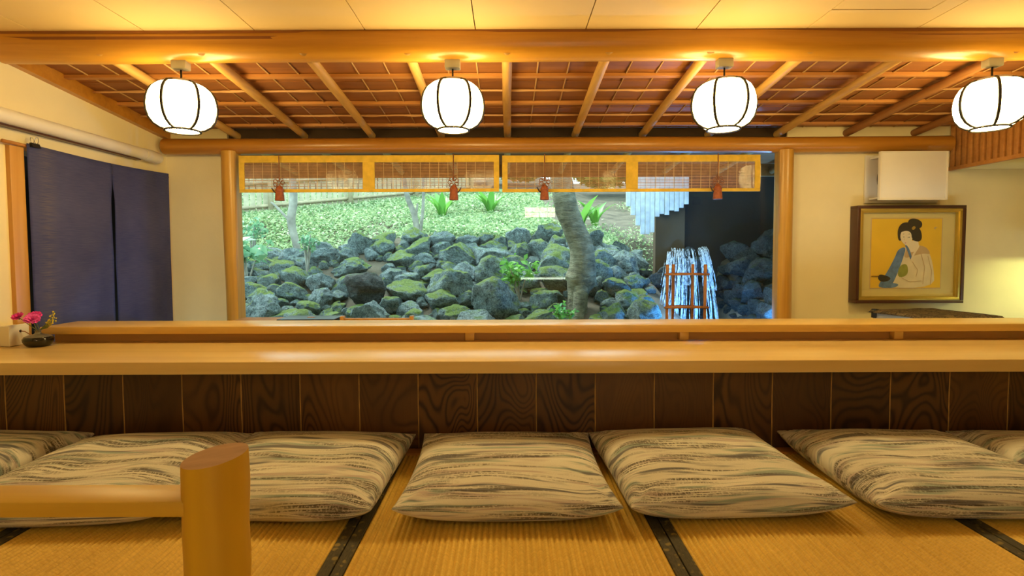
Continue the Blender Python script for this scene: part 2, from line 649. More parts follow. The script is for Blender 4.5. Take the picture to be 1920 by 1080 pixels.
# ---- floor: slab with tatami mats
floor = bx('floor', (XL, XR, YR, 2.115, -0.10, -0.03), M['dark_gap'], kind='structure')
seams = [-2.27, -1.415, -0.440, 0.442, 1.350, 2.27, 3.18, 4.10]


def mat_mesh(w, l):
    pitch = 0.0165
    n = int((w - 0.064) / pitch)
    bm = bmesh.new()
    x0 = -w / 2 + 0.031
    ww = w - 0.062
    rows = []
    for yv in (-l / 2, l / 2):
        row = []
        for i in range(n * 6 + 1):
            x = x0 + ww * i / (n * 6)
            z = -0.0075 * (1 - abs(math.sin(PI * i / 6)) ** 0.9)
            row.append(bm.verts.new((x, yv, 0.03 + z)))
        rows.append(row)
    for i in range(n * 6):
        bm.faces.new((rows[0][i], rows[0][i + 1], rows[1][i + 1], rows[1][i]))
    me = to_mesh('tatami_mat', bm, M['tatami'], True)
    bm = bmesh.new()
    box(bm, -w / 2 + 0.002, -w / 2 + 0.032, -l / 2, l / 2, 0.0, 0.0305, 0.0012, 1)
    b1 = to_mesh('border', bm, M['border'])
    bm = bmesh.new()
    box(bm, w / 2 - 0.032, w / 2 - 0.002, -l / 2, l / 2, 0.0, 0.0305, 0.0012, 1)
    b2 = to_mesh('border', bm, M['border'])
    return me, b1, b2


for (ya, yb) in ((0.25, 2.052), (-1.56, 0.246), (-2.6, -1.564)):
    for a, b in zip(seams[:-1], seams[1:]):
        me, b1, b2 = mat_mesh(b - a, yb - ya)
        o = link('tatami_mat', me, floor, Vector(((a + b) / 2, (ya + yb) / 2, -0.03)) - wpos(floor))
        link('border', b1, o)
        link('border', b2, o)
bx('floor_edge_board', (XL, XR, 2.055, 2.112, -0.03, 0.004), M['edge_board'], floor, 0.002)
bx('kitchen_floor', (XL, XR, 2.115, YB, -0.56, -0.5), M['plaster_dark'], kind='structure')

# ---- walls
bm = bmesh.new()
box(bm, XL - 0.12, XL, YR, 2.435, -0.1, 1.9)
box(bm, XL - 0.12, XL, 2.435, YB + 0.12, 1.275, 1.9)
obj('wall_left', bm, M['plaster'], kind='structure')
# dim passage behind the door curtain
bm = bmesh.new()
box(bm, -3.4, -3.3, 2.3, 3.9, -0.5, 1.4)
box(bm, -3.3, XL - 0.12, 2.3, 2.4, -0.5, 1.4)
box(bm, -3.3, XL - 0.12, 3.7, 3.8, -0.5, 1.4)
box(bm, -3.3, XL - 0.12, 2.4, 3.7, 1.3, 1.4)
box(bm, -3.3, XL - 0.12, 2.4, 3.7, -0.6, -0.5)
obj('wall_passage', bm, M['plaster_dark'], kind='structure')
# back wall around the window
bm = bmesh.new()
box(bm, XL, -1.86, YB, YB + 0.12, -0.5, 1.75)
box(bm, 1.86, XR, YB, YB + 0.12, -0.5, 1.75)
box(bm, -1.86, 1.86, YB, YB + 0.12, -0.5, 0.30)
obj('wall_back', bm, M['plaster'], kind='structure')
bx('gap_infill', (-1.86, 1.86, YB + 0.02, YB + 0.05, 1.49, 1.62), M['dark_gap'], kind='structure')  # added infill; its dark colour stands in for shade in the gap above the beam
bx('wall_right', (XR, XR + 0.12, YR, YB + 0.12, -0.5, 1.9), M['plaster'], kind='structure')
bx('wall_rear', (XL, XR, YR - 0.12, YR, -0.1, 1.9), M['plaster'], kind='structure')

# ---- flat ceiling over the mats
ceil = bx('ceiling', (XL, XR, YR, 2.44, ZC + 0.014, ZC + 0.06), M['dark_gap'], kind='structure')
xs = [-2.27] + [-2.072 + 0.4835 * i for i in range(14) if -2.072 + 0.4835 * i < 4.35] + [4.4]
for a, b in zip(xs[:-1], xs[1:]):
    g = 0.0022
    if abs(a - 1.3125) < 0.06:
        bx('ceiling_panel', (a + g, b - g, 2.204, 2.44, ZC, ZC + 0.013), M['ceiling_board'], ceil)
        bx('ceiling_panel', (a + 0.40, b - g, 1.20, 2.204, ZC, ZC + 0.013), M['ceiling_board'], ceil)
        bx('ceiling_panel', (a + g, b - g, YR, 1.198, ZC, ZC + 0.013), M['ceiling_board'], ceil)
        bx('hatch_panel', (a + g, a + 0.396, 1.202, 2.200, ZC + 0.001, ZC + 0.013), M['ceiling_board'], ceil)
    else:
        bx('ceiling_panel', (a + g, b - g, YR, 2.44, ZC, ZC + 0.013), M['ceiling_board'], ceil)

# ---- sloping wooden ceiling behind the front beam, running out to the eaves
SL = -0.096
zr = lambda y: 1.657 + SL * (y - 2.47)          # rafter undersides
RAFT = [-1.80, -1.35, -0.90, -0.440, 0.0, 0.452, 0.90, 1.340, 1.80, 2.25, 2.70]
slope = empty('ceiling_slope', (0, 2.47, 1.657))
slope['kind'] = 'structure'


def slope_box(name, x0, x1, y0, y1, dz0, dz1, mat, jitter=0.0):
    bm = bmesh.new()
    box(bm, x0, x1, y0, y1, 0, 1)
    for v in bm.verts:
        v.co.z = zr(v.co.y) + (dz0 if v.co.z < 0.5 else dz1)
    return obj(name, bm, mat, slope)


BAT_Y = [2.35, 2.56, 2.745, 2.925, 3.11, 3.30, 3.48]
# lapped boards between battens, joints staggered
rows = [2.38, 2.65, 2.83, 3.02, 3.205, 3.39, 3.56]
for i, (ya, yb) in enumerate(zip(rows[:-1], rows[1:])):
    for a, b in zip([XL] + RAFT, RAFT + [2.92]):
        slope_box('roof_board', a, b, ya, yb + 0.012, 0.062 + 0.003 * (i % 2), 0.075 + 0.003 * (i % 2), M['roof_board'])
bm = bmesh.new()
box(bm, XL - 0.1, XR, 2.38, 4.62, 0, 1)
for v in bm.verts:
    v.co.z = zr(v.co.y) + (0.088 if v.co.z < 0.5 else 0.12)
obj('ceiling_roof', bm, M['roof_board'], kind='structure')
for y_, kind in zip(BAT_Y[1:], ['flat', 'flat', 'twig', 'flat', 'twig', 'flat']):
    if kind == 'flat':
        for a, b in zip([XL + 0.02, -0.9, 0.452, 1.8], [-0.9, 0.452, 1.8, 2.92]):
            slope_box('batten', a, b, y_ - 0.013, y_ + 0.013, 0.046, 0.062, M['batten'])
    else:
        for a, b in zip([XL + 0.02, -1.35, -0.44, 0.452, 1.34, 2.25], [-1.35, -0.44, 0.452, 1.34, 2.25, 2.92]):
            bm = bmesh.new()
            nn = 14
            pts = [(a + (b - a) * k / nn, y_ + random.uniform(-.002, .002), zr(y_) + 0.052 + random.uniform(-.001, .001)) for k in range(nn + 1)]
            tube(bm, pts, [0.006 + 0.0022 * (k % 4 == 0) for k in range(nn + 1)], 8)
            obj('bamboo_twig', bm, M['twig'], slope, True)
# thin straw strips lying on the boards, two in every bay
for a, b in zip([XL] + RAFT, RAFT):
    for k in (1, 2):
        x_ = a + (b - a) * k / 3
        bm = bmesh.new()
        pts = [(x_ + random.uniform(-.002, .002), y, zr(y) + 0.060) for y in (2.45, 2.8, 3.2, 3.56)]
        tube(bm, pts, 0.004, 6)
        obj('straw_strip', bm, M['straw'], slope, True)
# round rafters
for i, x_ in enumerate(RAFT):
    bm = bmesh.new()
    ys = [2.40 + 2.18 * k / 14 for k in range(15)]
    pts = [(x_ + 0.003 * mn.noise((x_ * 3, y * 1.5, 0)), y, zr(y) + 0.024) for y in ys]
    tube(bm, pts, [0.024 + 0.0022 * mn.noise((x_ * 5, y * 2, 4)) for y in ys], 14)
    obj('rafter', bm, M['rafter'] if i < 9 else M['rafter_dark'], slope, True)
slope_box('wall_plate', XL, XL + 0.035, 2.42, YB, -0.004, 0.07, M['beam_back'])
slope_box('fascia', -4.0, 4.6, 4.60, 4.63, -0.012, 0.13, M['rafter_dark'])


# ---- log beams and posts
def log_x(name, x0, x1, y, z, r, mat, label, wob=0.006, n=60, seg=22, square=False, rise=0.0):
    bm = bmesh.new()
    pts, rs = [], []
    for k in range(n + 1):
        x = x0 + (x1 - x0) * k / n
        pts.append((x, y + wob * 0.5 * mn.noise((x * 0.9, 3, 1)), z + wob * mn.noise((x * 0.8, 7, 2)) + rise * (x - x0) / (x1 - x0)))
        rr = r * (1 + 0.05 * mn.noise((x * 1.3, 5, 9)))
        rs.append(rr)
    # rounded ends
    pts.insert(0, (x0 - r * 0.18, pts[0][1], pts[0][2])); rs.insert(0, rs[0] * 0.72)
    pts.append((x1 + r * 0.18, pts[-1][1], pts[-1][2])); rs.append(rs[-1] * 0.72)
    tube(bm, pts, rs, seg)
    if square:
        for v in bm.verts:
            dy, dz = (y - v.co.y) / r, (v.co.z - z) / r
            h = math.hypot(dy, dz)
            if dy > 0 and dz > 0 and h > 0.9:
                c, sn = dy / h, dz / h
                k = 1 / (c ** 5 + sn ** 5) ** 0.2
                v.co.y = y - dy * k * r
                v.co.z = min(z + dz * k * r, ZC + 0.010)
    o = obj(name, bm, mat, None, 'auto')
    tag(o, label, 'beam')
    return o


log_x('log_beam', XL - 0.1, XR, 2.445, 1.716, 0.066, M['beam'], 'thick varnished log beam along the edge of the flat panelled ceiling', 0.008, square=True)
log_x('log_beam', -2.235, 2.885, 3.515, 1.489, 0.051, M['beam_back'], 'slimmer varnished log beam resting across the window posts')


def log_post(x, y, r, z0, z1, lean, label, flat):
    bm = bmesh.new()
    n = 24
    pts, rs = [], []
    for k in range(n + 1):
        z = z0 + (z1 - z0) * k / n
        pts.append((x + lean * (1 - k / n) + 0.006 * mn.noise((x, z * 1.4, 2)), y, z))
        rs.append(r * (1 + 0.06 * mn.noise((x + 5, z * 1.7, 4))))
    tube(bm, pts, rs, 20)
    for v in bm.verts:      # hewn face towards the window
        d = (v.co.x - x) * flat
        if d > r * 0.78:
            v.co.x = x + flat * r * 0.78
    o = obj('log_post', bm, M['post'], None, 'auto')
    tag(o, label, 'post')


log_post(-1.805, 3.515, 0.060, 0.30, 1.452, 0.012, 'round wooden post between blue curtain wall and window', 1)
log_post(1.808, 3.515, 0.058, 0.30, 1.450, 0.0, 'round wooden post between window and picture wall', -1)

# ---- window: one large pane in a slim frame
win = empty('window_1', (0, YB + 0.03, 0.30))
win['kind'] = 'structure'
bx('pane', (-1.84, 1.84, YB + 0.028, YB + 0.034, 0.31, 1.49), M['glass'], win)
bx('window_frame', (-1.86, -1.835, YB + 0.01, YB + 0.06, 0.30, 1.49), M['jamb'], win)
bx('window_frame', (1.835, 1.86, YB + 0.01, YB + 0.06, 0.30, 1.49), M['jamb'], win)
bx('window_frame', (-1.835, 1.835, YB + 0.01, YB + 0.06, 0.30, 0.325), M['jamb'], win)

# ---- doorway jambs beside the curtain
bx('trim_2', (XL - 0.12, XL + 0.020, 2.435, 2.508, -0.1, 1.285), M['jamb'], None, 0.003, kind='structure')
bx('trim_3', (XL - 0.12, XL + 0.012, 3.545, YB + 0.02, -0.5, 1.275), M['jamb'], None, 0.003, kind='structure')

# ---- slatted soffit over the kitchen end
sof = empty('slatted_soffit', (2.95, 3.0, 1.33))
tag(sof, 'brown slatted wooden soffit panel hanging above the picture wall end', 'soffit')
bm = bmesh.new()
box(bm, 2.952, XR, 2.50, YB - 0.002, 1.335, 1.345)
obj('bottom_board', bm, M['plaster'], sof)
bm = bmesh.new()
box(bm, 2.952, 2.975, 2.50, YB - 0.002, 1.345, 1.75)
for v in bm.verts:
    if v.co.z > 1.5:
        v.co.z = zr(v.co.y) + 0.082
obj('backing_board', bm, M['rafter_dark'], sof)
bx('bottom_edge', (2.925, 2.952, 2.50, YB - 0.002, 1.322, 1.345), M['batten'], sof)
y_ = 2.51
while y_ < YB - 0.03:
    bx('slat', (2.930, 2.952, y_, y_ + 0.030, 1.345, zr(y_ + 0.03) + 0.080), M['batten'], sof, 0.003)
    y_ += 0.0445

# ================================================================== COUNTER
cb = empty('bar_counter', (0.5, 2.12, 0))
tag(cb, 'counter base clad in dark grained wood panels', 'counter base')
bx('carcass', (XL, XR, 2.122, 2.15, -0.10, 0.33), M['dark_gap'], cb)
pw = 0.2362
px0 = -2.013
i = 0
edges = [XL] + [px0 + pw * k for k in range(28) if px0 + pw * k < XR - 0.05] + [XR]
for a, b in zip(edges[:-1], edges[1:]):
    bx('wood_panel', (a + 0.0015, b - 0.0015, 2.112, 2.122, 0.0, 0.33), M['panel'], cb)
for e in edges[1:-1]:
    bm = bmesh.new()
    tube(bm, [(e, 2.1125, 0.0), (e + 0.0005, 2.1125, 0.1), (e - 0.0008, 2.1125, 0.2), (e, 2.1125, 0.33)], 0.0026, 6)
    obj('bead', bm, M['bead'], cb, True)
top = bx('bar_worktop', (XL, XR, 2.000, 2.503, 0.331, 0.379), M['counter'], None, 0.004)
tag(top, 'long pale polished wooden counter top with thick front edge', 'counter top')
sh = empty('bar_ledge', (1.1, 2.54, 0.379))
tag(sh, 'raised narrow wooden ledge running along the back of the counter', 'shelf')
bm = bmesh.new()
box(bm, -2.15, XR, 2.435, 2.655, 0.421, 0.455, 0.003)
obj('shelf_board', bm, M['shelf'], sh, 'auto')
bx('riser_panel', (-2.14, XR, 2.5035, 2.522, 0.33, 0.421), M['riser'], sh)
for x_ in (-0.178, 0.822, 1.822, 2.822):
    bx('bracket', (x_ - 0.021, x_ + 0.021, 2.470, 2.503, 0.3795, 0.4205), M['shelf'], sh, 0.002)
wk = bx('kitchen_worktop', (-1.72, 2.9, 2.90, 3.45, -0.5, 0.30), M['steel'], None, 0.004)
tag(wk, 'low steel kitchen worktop under the window', 'worktop')

# ================================================================== CUSHIONS
def cushion_mesh(w, d, h, seed):
    n = 44
    bm = bmesh.new()
    uvl = bm.loops.layers.uv.new('UVMap')
    rng = random.Random(seed)
    off = Vector((rng.random() * 50, rng.random() * 50, rng.random() * 50))
    grid = {}
    for side in (1, -1):
        for i in range(n + 1):
            for j in range(n + 1):
                # denser sampling near the seam
                u = math.sin(PI / 2 * (2 * i / n - 1))
                v = math.sin(PI / 2 * (2 * j / n - 1))
                edge = i in (0, n) or j in (0, n)
                if side == -1 and edge:
                    grid[(side, i, j)] = grid[(1, i, j)]
                    continue
                pin = 0.045
                x = u * w / 2 * (1 - pin * (1 - v * v) * abs(u) ** 3)
                y = v * d / 2 * (1 - pin * (1 - u * u) * abs(v) ** 3)
                fu = (1 - abs(u) ** 2.6)
                fv = (1 - abs(v) ** 2.6)
                f = (max(fu, 0) * max(fv, 0)) ** 0.42
                corner = (abs(u) * abs(v)) ** 4
                seam = 0.048 + 0.020 * corner
                if side == 1:
                    z = seam + (h - 0.048) * f
                    z -= 0.010 * math.exp(-((u * 1.6) ** 2 + (v * 1.6) ** 2))
                    p = Vector((x * 5, y * 5, 0)) + off
                    z += 0.007 * mn.noise(p) * f
                    # puckers pulling in from the corners
                    cd = (1 - abs(u)) + (1 - abs(v))
                    ang = math.atan2(1 - abs(v) + 1e-4, 1 - abs(u) + 1e-4)
                    z += 0.0045 * math.sin(ang * 9 + seed) * math.exp(-((cd - 0.35) / 0.22) ** 2) * min(1, cd * 4)
                else:
                    z = max(0.0, seam - 0.070 * f ** 1.0)
                grid[(side, i, j)] = bm.verts.new((x, y, z))
    for side in (1, -1):
        for i in range(n):
            for j in range(n):
                q = [(i, j), (i + 1, j), (i + 1, j + 1), (i, j + 1)]
                if side == -1:
                    q.reverse()
                fc = bm.faces.new([grid[(side, a, b)] for a, b in q])
                for lp, (a, b) in zip(fc.loops, q):
                    u = 2 * a / n - 1
                    v = 2 * b / n - 1
                    lp[uvl].uv = (u * 0.36, v * 0.42 + (3.0 if side == -1 else 0))
    return to_mesh('cushion', bm, M['cushion'], True)


CU = [(-2.005, 1.825, -3, 'striped floor cushion at the far end behind the rail, overlapped by its neighbour'),
      (-1.315, 1.765, 4, 'striped floor cushion directly behind the wooden guard rail'),
      (-0.705, 1.790, -2, 'striped floor cushion just past the round railing post'),
      (-0.005, 1.785, 0.5, 'striped floor cushion, second past the round railing post'),
      (0.660, 1.800, 2.5, 'striped floor cushion, third past the round railing post'),
      (1.395, 1.790, -2, 'striped floor cushion, fourth past the round railing post'),
      (2.055, 1.770, -4, 'striped floor cushion, fifth past the round railing post')]
for k, (x, y, a, lab) in enumerate(CU):
    o = link('floor_cushion', cushion_mesh(0.655, 0.63, 0.119 + 0.006 * ((k * 5) % 3), 11 + k), None, (x, y, 0.001 + (0.0 if k else 0.0)), (0, 0, R(a)))
    tag(o, lab, 'cushion', 'striped floor cushions along the counter')

# ================================================================== GUARD RAIL (foreground)
gr = empty('guard_rail', (-0.462, 0.845, 0))
tag(gr, 'short log post with a flat wooden handrail', 'railing')
bm = bmesh.new()
n = 20
pts = [(-0.472 + 0.002 * mn.noise((0, k * .3, 5)), 0.845, 0.002 + 0.462 * k / n) for k in range(n + 1)]
rings = tube(bm, pts, [0.0485 * (1 + 0.03 * mn.noise((3, k * .25, 1))) for k in range(n + 1)], 32)
for v in rings[-1]:
    v.co.z += (v.co.x + 0.464) * 0.10 + (v.co.y - 0.845) * 0.06
pst = obj('post', bm, M['railpost'], gr, 'auto')
pst.data.materials.append(M['end_grain'])
for f in pst.data.polygons:
    if f.normal.z > 0.8:
        f.material_index = 1
bx('handrail', (XL, -0.500, 0.806, 0.872, 0.380, 0.405), M['rail'], gr, 0.004)

# ================================================================== PENDANT LANTERNS
def make_lantern():
    root = empty('pendant_lantern', (0, 0, 0))
    prof = [(0.062, 0.004), (0.086, 0.010), (0.110, 0.028), (0.127, 0.055), (0.136, 0.090), (0.138, 0.120), (0.135, 0.150),
            (0.128, 0.178), (0.116, 0.202), (0.098, 0.219), (0.072, 0.229), (0.045, 0.232)]
    for k in range(6):
        am = k * PI / 3
        bm = bmesh.new()
        m = 8
        rows_ = []
        for r, z in prof:
            z *= 0.90
            row = []
            for j in range(m + 1):
                th = (j / m - 0.5) * PI / 3
                rr = r * math.cos(PI / 6) / math.cos(th) * (1 + 0.13 * (1 - (2 * j / m - 1) ** 2))
                row.append(bm.verts.new((rr * math.cos(am + th), rr * math.sin(am + th), z)))
            rows_.append(row)
        for a, b in zip(rows_[:-1], rows_[1:]):
            for j in range(m):
                bm.faces.new((a[j], a[j + 1], b[j + 1], b[j]))
        local('shade_panel', bm, M['lamp_paper'], root, True)
        ar = am + PI / 6
        bm = bmesh.new()
        tube(bm, [((r + 0.0015) * math.cos(ar), (r + 0.0015) * math.sin(ar), z * 0.90) for r, z in prof], 0.0062, 8)
        local('rib', bm, M['lamp_rib'], root, True)
    bm = bmesh.new()
    tube(bm, [(0.071 * math.cos(2 * PI * k / 32), 0.071 * math.sin(2 * PI * k / 32), -0.003) for k in range(33)], 0.0052, 8, caps=False)
    local('bottom_ring', bm, M['lamp_rib'], root, True)
    bm = bmesh.new()
    lathe(bm, [(0.0670, -0.002), (0.04, -0.004), (0.001, -0.005)], seg=32)
    local('bottom_diffuser', bm, M['lamp_bottom'], root, True)
    bm = bmesh.new()
    lathe(bm, [(0.072, 0.204), (0.074, 0.214), (0.040, 0.219), (0.008, 0.221)], seg=24, cap_top=True)
    local('top_cap', bm, M['lamp_rim'], root, 'auto')
    bm = bmesh.new()
    tube(bm, [(0, 0, 0.219), (0, 0, 0.272)], 0.0040, 8)
    local('cord', bm, M['lamp_rib'], root, True)
    bm = bmesh.new()
    box(bm, -0.034, 0.034, -0.022, 0.022, 0.270, 0.308, 0.004)
    local('canopy', bm, M['canopy'], root, 'auto')
    return root


lan = make_lantern()
LX = [(-1.470, -62, 'white paper lantern lamp hanging nearest the blue door curtain'),
      (-0.245, -82, 'white paper lantern lamp, second from the blue door curtain'),
      (0.980, -98, 'white paper lantern lamp, third from the blue door curtain'),
      (2.188, -150, 'white paper lantern lamp hanging nearest the slatted soffit')]
for k, (x, a, lab) in enumerate(LX):
    o = lan if k == 0 else copy_tree(lan)
    o.location = (x, 2.445, 1.347)
    o.rotation_euler = (0, 0, 0)
    for ch in o.children:
        if not ch.name.startswith(('canopy', 'cord')):
            ch.rotation_euler = (0, 0, R(a))
    tag(o, lab, 'lamp', 'paper lanterns under the front beam')

# ================================================================== NOREN DOOR CURTAIN
nor = empty('door_curtain', (-2.235, 3.05, 0.0))
tag(nor, 'dark indigo split cloth curtain hung across the doorway', 'curtain')


def cloth_panel(y0, y1, slit_right):
    bm = bmesh.new()
    ny, nz = 26, 40
    zt = lambda y: 1.306 + 0.012 * (y - 2.5) - 0.012 * math.sin(PI * (y - 2.52) / 1.03) 
    g = []
    for k in range(nz + 1):
        row = []
        for j in range(ny + 1):
            s = j / ny
            f = k / nz
            y = y0 + (y1 - y0) * s
            z = zt(y) + (-0.02 - zt(y)) * f
            open_ = 0.012 * max(0.0, min(1.0, (1.19 - z) / 0.10)) * (0.45 + 0.55 * abs(math.sin(z * 4.2)))
            if slit_right:
                y -= open_ * s ** 6
            else:
                y += open_ * (1 - s) ** 6
            x = -2.236 + f * (0.010 * math.sin(s * 7.0 + y0) + 0.007 * math.sin(s * 15 + f * 2 + y0))
            row.append(bm.verts.new((x, y, z)))
        g.append(row)
    for k in range(nz):
        for j in range(ny):
            bm.faces.new((g[k][j], g[k][j + 1], g[k + 1][j + 1], g[k + 1][j]))
    bmesh.ops.solidify(bm, geom=bm.faces[:], thickness=0.0015)
    return obj('cloth_panel', bm, M['noren_worn'] if slit_right else M['noren'], nor, True)


cloth_panel(2.506, 3.040, True)
cloth_panel(3.0415, 3.548, False)
bm = bmesh.new()
tube(bm, [(-2.249, 2.40, 1.296), (-2.249, 3.0, 1.292), (-2.249, 3.56, 1.296)], 0.008, 10)
obj('rod', bm, M['batten'], nor, True)
clip = empty('binder_clip', (-2.232, 2.545, 1.292))
tag(clip, 'black binder clip with wire handles holding the curtain corner', 'clip')
bm = bmesh.new()
prism(bm, [(-0.012, 0.0), (0.012, 0.0), (0.004, 0.020), (-0.004, 0.020)], -0.022, 0.022)
local('jaw', bm, M['black'], clip)
for s in (-1, 1):
    bm = bmesh.new()
    tube(bm, [(0.004 * s, -0.012, 0.018), (0.010 * s, -0.010, 0.034), (0.013 * s, -0.006, 0.046), (0.013 * s, 0.004, 0.048), (0.011 * s, 0.009, 0.036), (0.004 * s, 0.012, 0.018)], 0.0012, 6)
    local('wire_handle', bm, M['steel'], clip, True)

# ================================================================== DUCT ON LEFT WALL
du = empty('wall_duct', (-2.225, 2.4, 1.39))
tag(du, 'cream painted round duct running along wall above the curtain', 'duct')
bm = bmesh.new()
tube(bm, [(-2.232, 1.2, 1.408), (-2.232, 3.34, 1.401)], 0.034, 20)
obj('pipe', bm, M['pipe'], du, 'auto')
bm = bmesh.new()
tube(bm, [(-2.231, 3.30, 1.401), (-2.231, 3.315, 1.401), (-2.231, 3.43, 1.399), (-2.231, 3.445, 1.399)], [0.035, 0.0375, 0.0375, 0.030], 20)
obj('end_sleeve', bm, M['pipe'], du, 'auto')
bx('under_rail', (-2.268, -2.232, 1.2, 3.28, 1.361, 1.370), M['dark_frame'], du)

# ================================================================== FLOWERS AND SOCKET BOX ON COUNTER
sb = empty('socket_box', (-2.237, 2.395, 0.379))
tag(sb, 'small cream socket box on the wall at the counter end', 'socket')
bx('body', (XL + 0.001, -2.212, 2.350, 2.440, 0.380, 0.468), M['white_plastic'], sb, 0.003)
bx('face_plate', (-2.212, -2.206, 2.345, 2.445, 0.380, 0.474), M['white_plastic'], sb, 0.003)
bm = bmesh.new()
tube(bm, [(-2.206, 2.40, 0.443), (-2.204, 2.40, 0.443)], 0.006, 12)
obj('cable_hole', bm, M['black'], sb)
bm = bmesh.new()
tube(bm, [(-2.2065, 2.40, 0.443), (-2.19, 2.405, 0.440), (-2.175, 2.42, 0.420), (-2.168, 2.43, 0.395), (-2.166, 2.432, 0.382)], 0.0022, 8)
obj('cable', bm, M['cord'], sb, True)

VX, VY, VZ = -2.098, 2.368, 0.3795
M['vase'] = plain('black_glaze', (0.012, 0.011, 0.010), 0.12, 0.2)
M['vase_shoulder'] = plain('ash_glaze', (0.13, 0.12, 0.09), 0.3, 0.3, 30)
va = empty('flower_vase', (VX, VY, VZ))
tag(va, 'squat black glazed bud vase on the counter end', 'vase')
bm = bmesh.new()
lathe(bm, [(0.001, 0.0), (0.036, 0.0), (0.046, 0.006), (0.055, 0.022), (0.056, 0.034), (0.050, 0.043)], seg=32)
local('body', bm, M['vase'], va, 'auto')
bm = bmesh.new()
lathe(bm, [(0.050, 0.043), (0.036, 0.050), (0.017, 0.054), (0.011, 0.059), (0.011, 0.068), (0.014, 0.072), (0.0115, 0.071), (0.008, 0.062), (0.008, 0.03)], seg=32)
local('shoulder', bm, M['vase_shoulder'], va, True)
M['petal'] = plain('carnation_petal', (0.72, 0.03, 0.34), 0.6, 0.35, 60)
M['petal2'] = plain('carnation_petal_light', (0.85, 0.09, 0.48), 0.6, 0.3, 60)
M['stem'] = plain('stem_green', (0.16, 0.22, 0.05), 0.6)
M['bud'] = plain('yellow_bud', (0.62, 0.50, 0.05), 0.6, 0.3, 40)


def carnation(top, r, seed, label, mat):
    rng = random.Random(seed)
    c = empty('carnation', (VX, VY, VZ + 0.03))
    tag(c, label, 'flower', 'flowers in the black vase')
    t = Vector(top)
    nk = {3: (0.001, -0.0045), 4: (0.0005, 0.0045), 5: (-0.0045, 0.0)}[seed]
    b = Vector((VX + nk[0], VY + nk[1], VZ + 0.036))
    bm = bmesh.new()
    midp = b.lerp(t, 0.45) + Vector((0, 0, 0.018))
    tube(bm, [b, Vector((VX + nk[0] * 1.3, VY + nk[1] * 1.3, VZ + 0.072)), midp, t], 0.0014, 6)
    obj('stem', bm, M['stem'], c, True)
    bm = bmesh.new()
    ax = (t - midp).normalized() * 0.35 + Vector((0.35, -0.5, 0.55))
    ax.normalize()
    q = ax.to_track_quat('Z', 'Y')
    bm2 = bm
    for ring, (rr, tilt, cnt) in enumerate(((1.0, 18, 11), (0.85, 38, 10), (0.62, 58, 8), (0.36, 76, 6))):
        for k in range(cnt):
            az = 2 * PI * (k + 0.5 * ring) / cnt + rng.uniform(-.15, .15)
            d = Vector((math.cos(az), math.sin(az), 0))
            s = Vector((-math.sin(az), math.cos(az), 0))
            tl = R(tilt + rng.uniform(-8, 8))
            ln = r * rr
            def P(a, w, e=0):
                return t + q @ (d * (a * ln * math.cos(tl)) + Vector((0, 0, a * ln * math.sin(tl) * 0.75 + e)) + s * (w * ln))
            vs = [P(0.05, 0), P(0.6, -0.26), P(0.95, -0.30, rng.uniform(-.002, .002)), P(1.06, -0.12, rng.uniform(-.003, .003)), P(0.96, 0.0, rng.uniform(-.002, .003)),
                  P(1.06, 0.13, rng.uniform(-.003, .003)), P(0.94, 0.30, rng.uniform(-.002, .002)), P(0.6, 0.26)]
            bm2.faces.new([bm2.verts.new(v) for v in vs])
    obj('bloom', bm, mat, c)
    bm = bmesh.new()
    tube(bm, [t - ax * 0.016, t - ax * 0.009, t + ax * 0.002], [0.0022, 0.0055, 0.006], 8)
    obj('calyx', bm, M['stem'], c, True)


carnation((VX + 0.004, VY - 0.030, VZ + 0.122), 0.031, 3, 'large bright pink carnation in the front of the vase', M['petal2'])
carnation((VX - 0.022, VY + 0.012, VZ + 0.133), 0.027, 4, 'deep pink carnation half behind the large one in the vase', M['petal'])
carnation((VX - 0.082, VY - 0.005, VZ + 0.132), 0.024, 5, 'small pink carnation leaning out over the socket box', M['petal'])
sp = empty('filler_sprig', (VX, VY, VZ + 0.03))
tag(sp, 'wispy sprig of tiny yellow buds in the black vase', 'flower')
bm = bmesh.new()
bm_b = bmesh.new()
rng = random.Random(5)
for k in range(16):
    az = rng.uniform(-0.25, 1.4)
    ln = rng.uniform(0.05, 0.125)
    tip = Vector((VX + math.cos(az) * ln * 0.55 + 0.016, VY + math.sin(az) * ln * 0.35, VZ + 0.060 + ln * rng.uniform(0.45, 0.85)))
    b = Vector((VX + 0.0048, VY + rng.uniform(-.002, .002), VZ + 0.036))
    mid = b.lerp(tip, 0.5) + Vector((0.004, 0.004, 0.012))
    tube(bm, [b, b + Vector((0.0015, 0.001, 0.036)), mid, tip], 0.0009, 5)
    for q in range(4):
        pt = mid.lerp(tip, 0.4 + 0.2 * q) + Vector([rng.uniform(-.005, .005) for _ in range(3)])
        bmesh.ops.create_icosphere(bm_b, subdivisions=1, radius=rng.uniform(0.002, 0.0042), matrix=Matrix.Translation(pt))
obj('stems', bm, M['stem'], sp, True)
b_ = obj('buds', bm_b, M['bud'], sp)
b_['kind'] = 'stuff'

